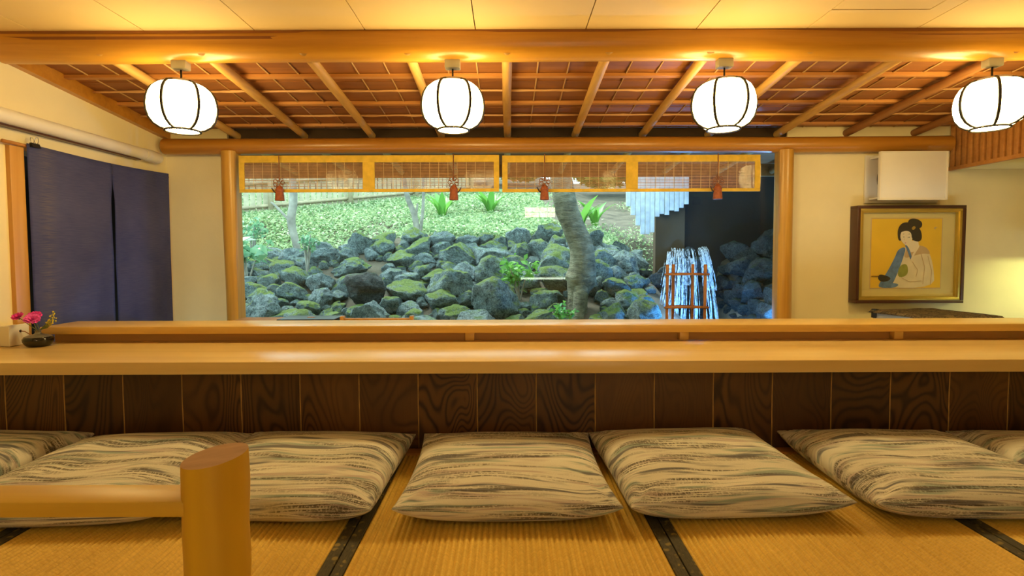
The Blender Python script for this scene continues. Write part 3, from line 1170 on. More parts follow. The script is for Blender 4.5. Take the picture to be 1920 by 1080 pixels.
# ================================================================== BLINDS
def make_blind(x0, x1, z0, z1, mids, label):
    Y = 3.452
    r = empty('bamboo_blind', ((x0 + x1) / 2, Y, z0))
    tag(r, label, 'blind')
    bx('top_border', (x0, x1, Y - 0.004, Y + 0.004, z1 - 0.044, z1), M['blind_cloth'], r, 0.0015)
    bx('bottom_border', (x0, x1, Y - 0.004, Y + 0.004, z0, z0 + 0.021), M['blind_cloth'], r, 0.0015)
    bx('side_border', (x0, x0 + 0.034, Y - 0.0045, Y + 0.0045, z0 + 0.021, z1 - 0.044), M['blind_cloth'], r)
    bx('side_border', (x1 - 0.034, x1, Y - 0.0045, Y + 0.0045, z0 + 0.021, z1 - 0.044), M['blind_cloth'], r)
    bx('middle_border', (mids[0], mids[1], Y - 0.0045, Y + 0.0045, z0 + 0.021, z1 - 0.044), M['blind_cloth'], r)
    for a, b in ((x0 + 0.034, mids[0]), (mids[1], x1 - 0.034)):
        bm = bmesh.new()
        zz = z0 + 0.0235
        k = 0
        while zz < z1 - 0.046:
            h = 0.0024 + 0.0007 * ((k * 7) % 3)
            box(bm, a, b, Y - 0.0012, Y + 0.0012, zz, zz + h)
            zz += 0.0064
            k += 1
        obj('slats', bm, M['blind_slat'], r, kind='stuff')
        nst = round((b - a) / 0.0585)
        for k in range(1, nst):
            x_ = a + (b - a) * k / nst
            bx('string', (x_ - 0.0012, x_ + 0.0012, Y - 0.0024, Y - 0.0013, z0 + 0.021, z1 - 0.044), M['blind_string'], r)
    return r


make_blind(-1.722, -0.053, 1.182, 1.416, (-0.928, -0.852), 'yellow bordered bamboo blind nearest the blue curtain wall')
make_blind(-0.033, 1.623, 1.178, 1.412, (0.762, 0.838), 'yellow bordered bamboo blind nearest the waterfall')


def make_tassel():
    r = empty('tassel', (0, 0, 0))
    bm = bmesh.new()
    tube(bm, [(0, 0, 0.285), (0.001, -0.001, 0.20), (0, 0, 0.115)], 0.0035, 8)
    local('cord', bm, M['cord'], r, True)
    bm = bmesh.new()
    for k in range(7):      # rosette of cord loops
        a = 2 * PI * k / 7
        c = Vector((math.cos(a) * 0.023, -0.008, 0.108 + math.sin(a) * 0.023))
        tube(bm, [c + Vector((math.cos(t) * 0.0125, 0.002 * math.sin(3 * t + k), math.sin(t) * 0.0125)) for t in [2 * PI * q / 12 for q in range(13)]], 0.0024, 6, caps=False)
    local('rosette', bm, M['cord'], r, True)
    bm = bmesh.new()
    lathe(bm, [(0.005, 0.094), (0.016, 0.084), (0.025, 0.068), (0.0255, 0.058), (0.023, 0.054), (0.027, 0.028), (0.029, -0.004), (0.018, -0.003), (0.001, 0.002)], seg=20)
    local('skirt', bm, M['tassel'], r, 'auto')
    bm = bmesh.new()
    tube(bm, [(-0.024, 0.002, 0.044), (-0.034, 0.0, 0.052), (-0.042, -0.003, 0.066), (-0.048, -0.004, 0.076)], [0.0035, 0.004, 0.0045, 0.003], 8)
    local('hook_end', bm, M['dark_frame'], r, True)
    return r


tas = make_tassel()
for k, (x, sx, lab) in enumerate([(-1.452, 1, 'brown knotted tassel on the blind nearest the curtain, by its outer end'), (-0.342, -1, 'brown knotted tassel on the blind nearest the curtain, by the gap'),
                              (0.236, 1, 'brown knotted tassel on the waterfall side blind, by the gap'), (1.340, 1, 'brown knotted tassel in front of the dark grotto')]):
    o = tas if k == 0 else copy_tree(tas)
    o.location = (x, 3.420, 1.130)
    o.scale = (sx, 1, 1)
    tag(o, lab, 'tassel', 'tassels on the bamboo blinds')

# ================================================================== PICTURE
FRX0, FRX1, FRZ0, FRZ1, FRY = 2.290, 3.000, 0.448, 1.090, 3.500
pic = empty('framed_picture', ((FRX0 + FRX1) / 2, 3.54, FRZ0), None)
tag(pic, 'framed portrait print of a woman in kimono, dark frame with gold inner edge', 'picture')


def frame_ring(name, x0, x1, z0, z1, w, y0, y1, mat, bev=0.002):
    bx(name, (x0, x1, y0, y1, z1 - w, z1), mat, pic, bev)
    bx(name, (x0, x1, y0, y1, z0, z0 + w), mat, pic, bev)
    bx(name, (x0, x0 + w, y0, y1, z0 + w, z1 - w), mat, pic, bev)
    bx(name, (x1 - w, x1, y0, y1, z0 + w, z1 - w), mat, pic, bev)


frame_ring('outer_frame', FRX0, FRX1, FRZ0, FRZ1, 0.020, FRY, YB - 0.002, M['dark_frame'])
frame_ring('gold_moulding', FRX0 + 0.020, FRX1 - 0.020, FRZ0 + 0.020, FRZ1 - 0.020, 0.016, FRY + 0.004, FRY + 0.03, M['gold'])
frame_ring('gold_moulding', FRX0 + 0.036, FRX1 - 0.036, FRZ0 + 0.036, FRZ1 - 0.036, 0.010, FRY + 0.012, FRY + 0.03, M['gold'], 0.0)
M['mount'] = plain('picture_mount', (0.72, 0.60, 0.26), 0.8, 0.05)
M['ochre'] = plain('print_ochre', (0.88, 0.56, 0.035), 0.8, 0.08, 4)
M['ink'] = plain('print_ink', (0.025, 0.022, 0.018), 0.8)
M['skin_ink'] = plain('print_pale', (0.90, 0.80, 0.60), 0.8, 0.03)
M['robe_blue'] = plain('print_blue', (0.12, 0.24, 0.52), 0.8, 0.3, 30)
M['robe_cream'] = plain('print_cream', (0.84, 0.74, 0.52), 0.8, 0.08, 12)
M['robe_tan'] = plain('print_tan', (0.62, 0.44, 0.24), 0.8, 0.06, 12)
M['sash'] = plain('print_green', (0.33, 0.36, 0.06), 0.8, 0.15, 30)
PY = FRY + 0.034
bx('mount', (FRX0 + 0.02, FRX1 - 0.02, PY, PY + 0.003, FRZ0 + 0.02, FRZ1 - 0.02), M['mount'], pic)
IX0, IX1, IZ0, IZ1 = 2.405, 2.868, 0.548, 1.005
bx('print_edge', (IX0 - 0.006, IX1 + 0.006, PY - 0.0012, PY, IZ0 - 0.006, IZ1 + 0.006), M['robe_tan'], pic)
prt = bx('print', (IX0, IX1, PY - 0.002, PY - 0.0012, IZ0, IZ1), M['ochre'], pic)
layer_i = [0]


def shape(name, pts, mat, smooth=True):
    """pts in 0..1 of the print, z up; outline rounded, then inked as a thin raised layer"""
    layer_i[0] += 1
    pts = [(min(1, max(0, a)), min(1, max(0, b))) for a, b in pts]
    P = pts
    if smooth:
        for _ in range(2):
            Q = []
            for (a, b), (c, d) in zip(P, P[1:] + P[:1]):
                Q += [(a * .75 + c * .25, b * .75 + d * .25), (a * .25 + c * .75, b * .25 + d * .75)]
            P = Q
    y1 = PY - 0.002 - 0.0003 * layer_i[0]
    bm = bmesh.new()
    prism(bm, [(IX0 + a * (IX1 - IX0), IZ0 + b * (IZ1 - IZ0)) for a, b in P], y1 - 0.0003, y1)
    obj(name, bm, mat, prt)


shape('robe_shape', [(0.17, 0.0), (0.20, 0.10), (0.28, 0.30), (0.38, 0.52), (0.48, 0.60), (0.60, 0.60), (0.76, 0.58), (0.84, 0.50), (0.90, 0.28), (0.92, 0.0)], M['robe_cream'])
shape('shawl_shape', [(0.46, 0.42), (0.50, 0.58), (0.62, 0.62), (0.78, 0.60), (0.86, 0.48), (0.74, 0.50), (0.60, 0.46)], M['robe_tan'])
shape('blue_shape', [(0.10, 0.03), (0.22, 0.20), (0.34, 0.44), (0.38, 0.56), (0.50, 0.60), (0.46, 0.44), (0.40, 0.26), (0.34, 0.10), (0.28, 0.0), (0.16, 0.0)], M['robe_blue'])
shape('blue_shape', [(0.20, 0.0), (0.22, 0.08), (0.42, 0.06), (0.36, 0.0)], M['robe_blue'])
shape('sash_shape', [(0.38, 0.14), (0.40, 0.32), (0.52, 0.36), (0.54, 0.18)], M['sash'])
shape('cuff_shape', [(0.10, 0.14), (0.12, 0.20), (0.22, 0.18), (0.30, 0.14), (0.24, 0.09), (0.14, 0.09)], M['ink'])
shape('neck_shape', [(0.50, 0.66), (0.50, 0.56), (0.58, 0.50), (0.68, 0.58), (0.66, 0.70)], M['skin_ink'])
shape('hair_shape', [(0.38, 0.66), (0.36, 0.84), (0.42, 0.94), (0.52, 0.95), (0.60, 0.92), (0.70, 0.84), (0.72, 0.70), (0.66, 0.66), (0.56, 0.70), (0.46, 0.72)], M['ink'])
shape('topknot_shape', [(0.50, 0.90), (0.52, 1.0), (0.64, 1.0), (0.72, 0.94), (0.70, 0.86), (0.62, 0.86)], M['ink'])
shape('face_shape', [(0.42, 0.82), (0.40, 0.74), (0.43, 0.66), (0.50, 0.60), (0.57, 0.64), (0.58, 0.76), (0.54, 0.83), (0.48, 0.84)], M['skin_ink'])
shape('fringe_shape', [(0.40, 0.80), (0.44, 0.88), (0.56, 0.88), (0.60, 0.78), (0.57, 0.70), (0.56, 0.80), (0.49, 0.83)], M['ink'])
shape('collar_shape', [(0.47, 0.62), (0.52, 0.52), (0.56, 0.40), (0.585, 0.41), (0.55, 0.54), (0.50, 0.62)], M['robe_blue'])
shape('collar_shape', [(0.66, 0.62), (0.60, 0.52), (0.555, 0.40), (0.575, 0.40), (0.63, 0.51), (0.69, 0.61)], M['skin_ink'])
for fp in ([(0.70, 0.50), (0.76, 0.30), (0.74, 0.05), (0.748, 0.05), (0.77, 0.30), (0.708, 0.50)], [(0.80, 0.46), (0.86, 0.25), (0.85, 0.04), (0.857, 0.04), (0.868, 0.25), (0.807, 0.46)],
           [(0.44, 0.14), (0.56, 0.08), (0.72, 0.10), (0.72, 0.106), (0.56, 0.087), (0.44, 0.148)], [(0.58, 0.38), (0.66, 0.26), (0.64, 0.16), (0.647, 0.16), (0.668, 0.26), (0.587, 0.38)]):
    shape('fold_line', fp, M['robe_tan'], False)
shape('brow_line', [(0.43, 0.775), (0.455, 0.785), (0.455, 0.778)], M['ink'], False)
shape('brow_line', [(0.50, 0.775), (0.54, 0.783), (0.54, 0.776)], M['ink'], False)
shape('nose_line', [(0.462, 0.74), (0.452, 0.690), (0.468, 0.688), (0.466, 0.692), (0.457, 0.693)], M['robe_tan'], False)
shape('eye_line', [(0.435, 0.735), (0.455, 0.742), (0.455, 0.732)], M['ink'], False)
shape('eye_line', [(0.495, 0.727), (0.535, 0.737), (0.535, 0.727)], M['ink'], False)
shape('mouth_shape', [(0.462, 0.652), (0.485, 0.656), (0.475, 0.643)], M['petal'], False)
shape('comb_shape', [(0.55, 0.86), (0.59, 0.90), (0.62, 0.87), (0.58, 0.83)], M['gold'])
shape('signature_mark', [(0.87, 0.86), (0.89, 0.88), (0.93, 0.875), (0.90, 0.865), (0.895, 0.84)], M['robe_tan'], False)
shape('ink_line', [(0.0, 0.175), (0.0, 0.165), (0.12, 0.165), (0.12, 0.175)], M['dark_frame'], False)
bx('picture_glass', (FRX0 + 0.036, FRX1 - 0.036, FRY + 0.016, FRY + 0.018, FRZ0 + 0.036, FRZ1 - 0.036), M['picture_glass'], pic)

# ================================================================== VENT COVER
vn = empty('vent_cover', (2.57, 3.5, 1.115))
tag(vn, 'white wall ventilator with raised square cover above the picture', 'ventilator')
bx('wall_plate', (2.375, 2.86, YB - 0.018, YB - 0.001, 1.110, 1.425), M['white_paint'], vn, 0.003)
bx('cover_panel', (2.350, 2.780, 3.392, 3.410, 1.115, 1.420), M['white_paint'], vn, 0.003)
for (a, b, c, d) in ((2.350, 2.358, 1.115, 1.420), (2.772, 2.780, 1.115, 1.420), (2.358, 2.772, 1.115, 1.122), (2.358, 2.772, 1.413, 1.420)):
    bx('cover_rim', (a, b, 3.388, 3.392, c, d), M['white_plastic'], vn)
for (x_, z_) in ((2.40, 1.13), (2.40, 1.395), (2.74, 1.13), (2.74, 1.395)):
    bx('spacer', (x_, x_ + 0.02, 3.410, YB - 0.018, z_, z_ + 0.012), M['white_paint'], vn)
bm = bmesh.new()
tube(bm, [(2.585, 3.47, 1.268), (2.585, YB - 0.018, 1.268)], [0.125, 0.135], 28)
obj('fan_housing', bm, M['black'], vn, 'auto')

# ================================================================== CLOTH-COVERED APPLIANCE
ap = empty('kitchen_appliance', (2.47, 3.085, 0.30), (0, 0, R(9)))
tag(ap, 'grey kitchen box draped with a brown patterned cloth below the picture', 'appliance')
bm = bmesh.new()
box(bm, -0.21, 0.21, -0.20, 0.20, 0.001, 0.130, 0.006)
local('body', bm, M['grey_metal'], ap, 'auto')
bm = bmesh.new()
box(bm, -0.216, -0.19, 0.17, 0.206, 0.085, 0.140, 0.004)
local('corner_bracket', bm, M['black'], ap, 'auto')
t = NT('woven_cover')
v = t.coords()
a_ = t.noise(t.coords((1, 1, 1), rot=(0, 0, 0.7)), 9, 1, 0.4, 1.2)
f_ = t.ramp(a_, [(0.46, (0.20, 0.13, 0.06)), (0.50, (0.055, 0.035, 0.02)), (0.56, (0.055, 0.035, 0.02)), (0.60, (0.30, 0.21, 0.10))])
t.color(t.mix(0.35, f_, t.ramp(t.noise(v, 120, 2), [(0.4, (0.05, 0.03, 0.02)), (0.6, (0.5, 0.4, 0.2))])))
t.rough(0.85)
M['woven'] = t.m
bm = bmesh.new()
n = 24
g = []
for i in range(n + 1):
    row = []
    for j in range(n + 1):
        x = -0.235 + 0.47 * i / n
        y = -0.225 + 0.45 * j / n
        dx = max(0, abs(x) - 0.21)
        dy = max(0, abs(y) - 0.20)
        z = 0.134 - 0.7 * max(dx, dy) + 0.0035 * mn.noise((x * 14, y * 14, 3)) + 0.002
        if x < -0.19:
            z += 0.0
        row.append(bm.verts.new((x, y, z)))
    g.append(row)
for i in range(n):
    for j in range(n):
        bm.faces.new((g[i][j], g[i + 1][j], g[i + 1][j + 1], g[i][j + 1]))
bmesh.ops.solidify(bm, geom=bm.faces[:], thickness=0.003)
local('cloth_cover', bm, M['woven'], ap, True)

# ================================================================== BAMBOO RACK AND TRAYS ON THE WORKTOP
rk = empty('bamboo_rack', (1.075, 3.24, 0.30))
tag(rk, 'small smoked bamboo rack of four posts with cross rails', 'rack')
for (x_, y_) in ((0.963, 3.215), (1.020, 3.285), (1.140, 3.285), (1.192, 3.215)):
    bm = bmesh.new()
    pts, rs = [], []
    for k in range(15):
        pts.append((x_, y_, 0.301 + 0.414 * k / 14))
        rs.append(0.0092 * (1.12 if k % 4 == 1 else 1.0))
    tube(bm, pts, rs, 10)
    obj('post', bm, M['bamboo_brown'], rk, True)
for z_ in (0.655, 0.455):
    for (a, b) in (((0.943, 3.204), (1.212, 3.204)), ((1.000, 3.296), (1.160, 3.296)), ((0.953, 3.205), (1.030, 3.300)), ((1.202, 3.205), (1.130, 3.300))):
        bm = bmesh.new()
        tube(bm, [(a[0], a[1], z_), ((a[0] + b[0]) / 2, (a[1] + b[1]) / 2, z_ + 0.001), (b[0], b[1], z_)], 0.0062, 8)
        obj('rail', bm, M['bamboo_brown'], rk, True)
    bx('shelf', (1.0, 1.16, 3.22, 3.28, z_ - 0.004, z_ + 0.002), M['bamboo_brown'], rk)
tr = empty('wooden_dish_rack', (-0.81, 3.32, 0.30))
tag(tr, 'low pale wooden rail with two end posts on the worktop', 'rack')
bx('end_post', (-1.045, -1.022, 3.30, 3.34, 0.301, 0.398), M['jamb'], tr, 0.002)
bx('end_post', (-0.612, -0.589, 3.30, 3.34, 0.301, 0.398), M['jamb'], tr, 0.002)
bx('rail', (-1.022, -0.612, 3.31, 3.33, 0.368, 0.384), M['jamb'], tr, 0.002)
bx('foot', (-1.045, -0.589, 3.27, 3.37, 0.3005, 0.315), M['jamb'], tr, 0.002)
ty = empty('lacquer_box', (-1.24, 3.32, 0.30))
tag(ty, 'flat black lacquer box beside the wooden rail on the worktop', 'box')
bx('body', (-1.40, -1.06, 3.22, 3.42, 0.301, 0.375), M['black'], ty, 0.003)
bx('lid', (-1.403, -1.057, 3.217, 3.423, 0.376, 0.390), M['black'], ty, 0.003)
bx('knob', (-1.25, -1.21, 3.31, 3.33, 0.390, 0.393), M['jamb'], ty)
mt = empty('bamboo_mat_stack', (-1.56, 3.33, 0.30))
tag(mt, 'stack of pale woven bamboo mats beside the window post', 'mat')
for k in range(4):
    bm = bmesh.new()
    for s in range(17):
        tube(bm, [(-1.70 + 0.003 * k, 3.23 + 0.0118 * s, 0.308 + 0.022 * k), (-1.42, 3.23 + 0.0118 * s, 0.308 + 0.022 * k)], 0.0068, 6)
    obj('mat_layer', bm, M['straw'], mt, kind='stuff')

# kitchen tube lamp under a hood, lighting the picture wall from the side
fl = empty('kitchen_tube_lamp', (3.9, 3.20, 0.70))
tag(fl, 'hooded fluorescent kitchen lamp reaching from the side wall beyond the picture', 'lamp')
bx('hood', (3.36, XR - 0.001, 3.05, 3.35, 0.785, 0.800), M['white_paint'], fl)
bx('hood_lip', (3.36, XR - 0.001, 3.05, 3.056, 0.725, 0.785), M['white_paint'], fl)
bx('hood_lip', (3.36, XR - 0.001, 3.344, 3.35, 0.744, 0.785), M['white_paint'], fl)
bx('hood_end', (3.352, 3.36, 3.05, 3.35, 0.725, 0.800), M['white_paint'], fl)
bm = bmesh.new()
tube(bm, [(3.40, 3.20, 0.752), (4.35, 3.20, 0.752)], 0.014, 12)
obj('tube', bm, emit('fluorescent', (0.86, 1.0, 0.45), 34.0), fl, True)

# unseen lamps added on the ceiling behind the camera as fill light
for lx, lab in ((-1.1, 'added round fill lamp on the ceiling near the door curtain wall'), (1.5, 'added round fill lamp on the ceiling away from the door curtain')):
    ly = -0.55
    cl = empty('ceiling_fill_lamp', (lx, ly, ZC))
    tag(cl, lab, 'lamp', 'added fill lamps')
    bm = bmesh.new()
    lathe(bm, [(0.26, ZC - 0.001), (0.26, ZC - 0.03), (0.24, ZC - 0.032)], (lx, ly, 0), 32)
    obj('rim', bm, M['lamp_rim'], cl, 'auto')
    bm = bmesh.new()
    lathe(bm, [(0.24, ZC - 0.03), (0.20, ZC - 0.06), (0.10, ZC - 0.08), (0.001, ZC - 0.085)], (lx, ly, 0), 32)
    obj('diffuser', bm, M['fill_lamp'], cl, True)


# lit paper transom and strip lamp on the wall behind the camera (they mirror in the window pane)
tw = empty('transom_lamp', (0.59, YR, 1.44))
tag(tw, 'small lit paper lattice lamp high on the rear wall', 'lamp')
bx('frame', (0.29, 0.89, YR + 0.001, YR + 0.020, 1.42, 1.64), M['jamb'], tw)
bx('paper', (0.31, 0.87, YR + 0.020, YR + 0.024, 1.44, 1.62), emit('transom_paper', (1.0, 0.85, 0.55), 26.0), tw)
for k in range(4):
    bx('lattice_bar', (0.31 + 0.14 * k - 0.004, 0.31 + 0.14 * k + 0.004, YR + 0.024, YR + 0.030, 1.44, 1.62), M['dark_frame'], tw)
bx('lattice_bar', (0.31, 0.87, YR + 0.030, YR + 0.034, 1.526, 1.534), M['dark_frame'], tw)
sl = empty('strip_lamp', (0.64, YR, 0.28))
tag(sl, 'slim fluorescent strip lamp low on the rear wall', 'lamp')
bx('bracket', (0.22, 1.07, YR + 0.001, YR + 0.03, 0.28, 0.36), M['white_paint'], sl)
bm = bmesh.new()
tube(bm, [(0.24, YR + 0.05, 0.32), (1.05, YR + 0.05, 0.32)], 0.018, 10)
obj('tube', bm, emit('strip_tube', (0.9, 1.0, 0.75), 22.0), sl, True)

# ================================================================== GARDEN
def ground_z(x, y):
    """bank of rocks climbing to a planted slope"""
    def ss(a, b, t):
        t = max(0, min(1, (t - a) / (b - a)))
        return t * t * (3 - 2 * t)
    z = -0.05
    if y > 4.7:
        z = -0.05 + (min(y, 6.9) - 4.7) * 0.435
    if y > 6.9:
        z += (y - 6.9) * 0.225
    z -= 0.28 * ss(0.6, 2.2, x) * ss(5.4, 7.5, y)
    z -= 0.30 * ss(1.0, 3.4, -x) * ss(5.4, 7.5, y) * (1 - ss(7.4, 8.6, y))
    if x > 1.55:
        z -= ss(1.55, 2.0, x) * max(0, (z + 0.05)) * (1 - ss(7.5, 8.5, y))
    if x > 2.25 and 4.7 < y < 6.5:      # mound carrying the grotto rocks
        z += ss(2.25, 2.55, x) * (0.62 * max(0, min(1.2, y - 4.8)) / 1.2 + 0.40 * max(0, min(x, 3.2) - 2.3))
    return z + 0.05 * mn.noise((x * 0.9, y * 0.9, 2))


nx, ny = 170, 150
verts = []
for j in range(ny + 1):
    for i in range(nx + 1):
        x = -11 + 19 * i / nx
        y = 3.72 + 14 * (j / ny) ** 1.4
        verts.append((x, y, ground_z(x, y)))
faces = [(j * (nx + 1) + i, j * (nx + 1) + i + 1, (j + 1) * (nx + 1) + i + 1, (j + 1) * (nx + 1) + i) for j in range(ny) for i in range(nx)]
gro = fast_mesh('ground', verts, faces, M['soil'])
gro.data.shade_smooth()
gro['kind'] = 'structure'


def rock_mesh(seed, sub=4):
    rng = random.Random(seed)
    bm = bmesh.new()
    bmesh.ops.create_icosphere(bm, subdivisions=sub, radius=1.0)
    planes = []
    for _ in range(15):
        d = Vector((rng.gauss(0, 1), rng.gauss(0, 1), rng.gauss(0, 1))).normalized()
        planes.append((d, rng.uniform(0.48, 0.86)))
    o = Vector((rng.random() * 40, rng.random() * 40, rng.random() * 40))
    for v in bm.verts:
        for d, k in planes:
            q = v.co.dot(d)
            if q > k:
                v.co -= d * (q - k)
        nrm = v.co.normalized()
        c = v.co
        v.co += nrm * (0.13 * mn.noise(c * 1.5 + o) + 0.075 * mn.noise(c * 3.6 + o) + 0.05 * (0.5 - abs(mn.noise(c * 6.5 + o)) * 2) + 0.03 * mn.noise(c * 13 + o))
    return to_mesh('rock', bm, M['rock'], True)


ROCKS = [rock_mesh(100 + k) for k in range(14)]
ROCKS_BARE, ROCKS_DARK = [], []
for me in ROCKS:
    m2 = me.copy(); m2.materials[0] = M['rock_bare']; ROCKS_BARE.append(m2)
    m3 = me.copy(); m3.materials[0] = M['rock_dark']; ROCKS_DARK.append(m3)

bank = empty('rock_bank', (-0.6, 5.0, 0))
tag(bank, 'bank of stacked mossy boulders climbing outside the window', 'rock bank')
rng = random.Random(21)
placed = []


def add_rock(x, y, z, s, kinds, parent=None, squash=(1, 1, 0.78), name='rock'):
    me = rng.choice(kinds)
    o = link(name, me, parent)
    base = wpos(parent) if parent is not None else Vector()
    o.location = Vector((x, y, z)) - base
    k = rng.uniform(0.85, 1.2)
    o.scale = (s * squash[0] * k, s * squash[1], s * squash[2] * rng.uniform(0.85, 1.15))
    o.rotation_euler = (rng.uniform(-.35, .35), rng.uniform(-.35, .35), rng.uniform(0, 6.28))
    return o


# single boulders that stand out
def boulder(x, y, z, s, kinds, sq, label):
    o = add_rock(x, y, z, s, kinds, None, sq, 'boulder')
    o.rotation_euler = (rng.uniform(-.15, .15), rng.uniform(-.15, .15), rng.uniform(-.5, .5))
    for k in ((-0.4, 0.4) if sq[0] > 1.2 else (0,)):
        placed.append((Vector((x + k * s, y, z)), s))
    tag(o, label, 'boulder')


boulder(-1.44, 5.48, 0.43, 0.28, ROCKS_DARK[5:6], (1.0, 0.8, 0.75), 'big dark pitted boulder in the middle of the rock bank')
boulder(-1.79, 6.13, 0.63, 0.28, ROCKS, (1.3, 0.8, 0.5), 'broad flat mossy slab above the dark boulder')
boulder(-0.14, 5.20, 0.30, 0.27, ROCKS[2:3], (1.0, 0.8, 0.8), 'rounded mossy boulder low in the rock bank beside the fern-like shrub')
boulder(0.33, 4.98, 0.17, 0.20, ROCKS, (1.1, 0.8, 0.7), 'mossy boulder at the foot of the leaning tree')
placed += [(Vector((1.70, 5.90, 0.10)), 0.22), (Vector((1.78, 5.98, 0.52)), 0.20), (Vector((1.86, 5.86, 0.02)), 0.26), (Vector((1.90, 5.97, 0.32)), 0.26)]      # first stones of the ledge behind the fall
# where stems and trunks leave the ground: x, y, clear radius
STEMS = [(0.73, 5.35, 0.16), (0.70, 5.20, 0.10), (0.66, 5.08, 0.09), (-2.78, 7.1, 0.08), (-1.22, 7.35, 0.10), (-3.1, 6.3, 0.05), (-3.2, 6.3, 0.05), (-3.3, 6.3, 0.05), (-3.42, 6.3, 0.05), (-3.55, 6.3, 0.05),
         (-2.95, 6.05, 0.06), (-2.35, 6.25, 0.06), (-3.35, 7.0, 0.06), (0.12, 5.52, 0.07), (0.50, 4.85, 0.06)]
# big stones first, then smaller ones in the gaps
for target, smin, smax, tries in ((24, 0.21, 0.28, 900), (115, 0.15, 0.22, 4000), (95, 0.09, 0.125, 6000), (90, 0.055, 0.085, 14000)):
    cnt = 0
    for _ in range(tries):
        if cnt >= target:
            break
        y = rng.uniform(4.75, 7.0)
        x = rng.uniform(-0.60 * y - 0.2, 1.66 - 0.02 * (y - 5))
        s = rng.uniform(smin, smax)
        if y > 6.5:
            s = min(s, 0.25)
        if x + s * 0.9 > (1.58 if y > 5.6 else 1.48) and y < 6.1:          # the fall comes down here
            continue
        if any(math.hypot(x - a_, y - b_) < r_ + s * 0.85 for a_, b_, r_ in STEMS):
            continue
        z = ground_z(x, y) + s * 0.30
        p = Vector((x, y, z))
        if all((p - q).length > (s + r) * (0.66 if i >= 9 else 0.79 if i < 5 else 0.95) for i, (q, r) in enumerate(placed)):
            placed.append((p, s))
            add_rock(x, y, z, s, ROCKS if rng.random() < 0.62 else ROCKS_BARE, bank)
            cnt += 1


def in_rock(p, pad=0.03):
    return any(abs(p[0] - q.x) < r + pad and abs(p[1] - q.y) < r + pad and (Vector(p) - q).length < r * 0.98 + pad for q, r in placed)


def ball(r_, n, c, rad):
    """points filling an ellipsoid evenly"""
    d = r_.normal(size=(n, 3))
    d /= np.linalg.norm(d, axis=1)[:, None]
    return d * r_.random((n, 1)) ** (1 / 3) * rad + c


# ---- ground cover
def leaf_cloud(name, pts, size, mat, parent=None, flat=0.6, seed=1, ratio=0.5):
    """many small pointed leaves in one mesh"""
    r = np.random.default_rng(seed)
    n = len(pts)
    pts = np.asarray(pts, float)
    d = r.normal(size=(n, 3)); d[:, 2] *= (1 - flat)
    d /= np.linalg.norm(d, axis=1)[:, None]
    u = r.normal(size=(n, 3)); u[:, 2] *= (1 - flat)
    s = np.cross(d, np.cross(u, d)); s /= np.linalg.norm(s, axis=1)[:, None]
    L = size * r.uniform(0.6, 1.4, n)[:, None]
    W = L * ratio
    up = np.array([0, 0, 1.0]) * L * 0.12
    V = np.stack([pts - d * L * 0.5, pts + s * W * 0.5 + up, pts + d * L * 0.5, pts - s * W * 0.5 + up], 1).reshape(-1, 3)
    me = bpy.data.meshes.new(name)
    me.vertices.add(4 * n)
    me.vertices.foreach_set('co', V.ravel().astype(np.float32))
    me.loops.add(4 * n)
    me.loops.foreach_set('vertex_index', np.arange(4 * n, dtype=np.int32))
    me.polygons.add(n)
    me.polygons.foreach_set('loop_start', np.arange(0, 4 * n, 4, dtype=np.int32))
    me.update(calc_edges=True)
    me.materials.append(mat)
    return link(name, me, parent)


fA, fB = Vector((-5.4, 8.6, 0)), Vector((-0.9, 12.6, 0))
fdir = (fB - fA).normalized()
PLANTS = ((1.15, 8.4), (1.45, 8.9), (-1.1, 9.0), (-0.3, 9.4))


def grows(x, y, z):
    """free ground for a ground-cover leaf: off the fence line, stems, plants and stones"""
    t_ = (x - fA.x) * fdir.x + (y - fA.y) * fdir.y
    d_ = (y - fA.y) * fdir.x - (x - fA.x) * fdir.y
    if -0.1 < t_ < (fB - fA).length + 0.1 and -0.17 < d_ < 0.07:
        return False
    if any(math.hypot(x - a_, y - b_) < r_ + 0.05 for a_, b_, r_ in STEMS) or any(math.hypot(x - a_, y - b_) < 0.15 for a_, b_ in PLANTS):
        return False
    return y > 7.4 or not in_rock((x, y, z))


rng2 = random.Random(4)
pts = []
while len(pts) < 76000:
    y = 6.55 + 6.0 * rng2.random() ** 1.3
    x = rng2.uniform(-0.68 * y, 0.32 * y)
    dens = 0.5 + 0.9 * mn.noise((x * 0.8, y * 0.6, 9))
    if x > 0.7:
        dens -= 0.35
    if x < 0.7 and y > 7.3:
        dens += 0.35
    if y < 6.9:
        dens -= 0.3
    if rng2.random() < dens:
        z = ground_z(x, y) + rng2.uniform(0.0, 0.10)
        if grows(x, y, z):
            pts.append((x, y, z))
gc = leaf_cloud('ground_cover', pts, 0.058, M['ground_leaf'], None, 0.45, 3, 0.42)
tag(gc, 'pale green leafy ground cover over the upper garden slope', 'ground cover', kind='stuff')


# ---- trees
def trunk(name, pts, rads, mat, parent, seg=16, sub=6):
    bm = bmesh.new()
    P, Rr = [], []
    pts = [Vector(p) for p in pts]
    n = len(pts)
    for i in range(n - 1):
        p0, p1, p2, p3 = pts[max(i - 1, 0)], pts[i], pts[i + 1], pts[min(i + 2, n - 1)]
        for k in range(sub):
            t = k / sub
            P.append(0.5 * ((2 * p1) + (p2 - p0) * t + (2 * p0 - 5 * p1 + 4 * p2 - p3) * t * t + (3 * p1 - p0 - 3 * p2 + p3) * t ** 3))
            Rr.append(rads[i] + (rads[i + 1] - rads[i]) * t)
    P.append(pts[-1]); Rr.append(rads[-1])
    tube(bm, P, Rr, seg)
    for v in bm.verts:
        v.co += Vector((mn.noise(v.co * 5), mn.noise(v.co * 5 + Vector((9, 0, 0))), 0)) * (0.012 if rads[0] > 0.06 else 0.003)
    return obj(name, bm, mat, parent, True)


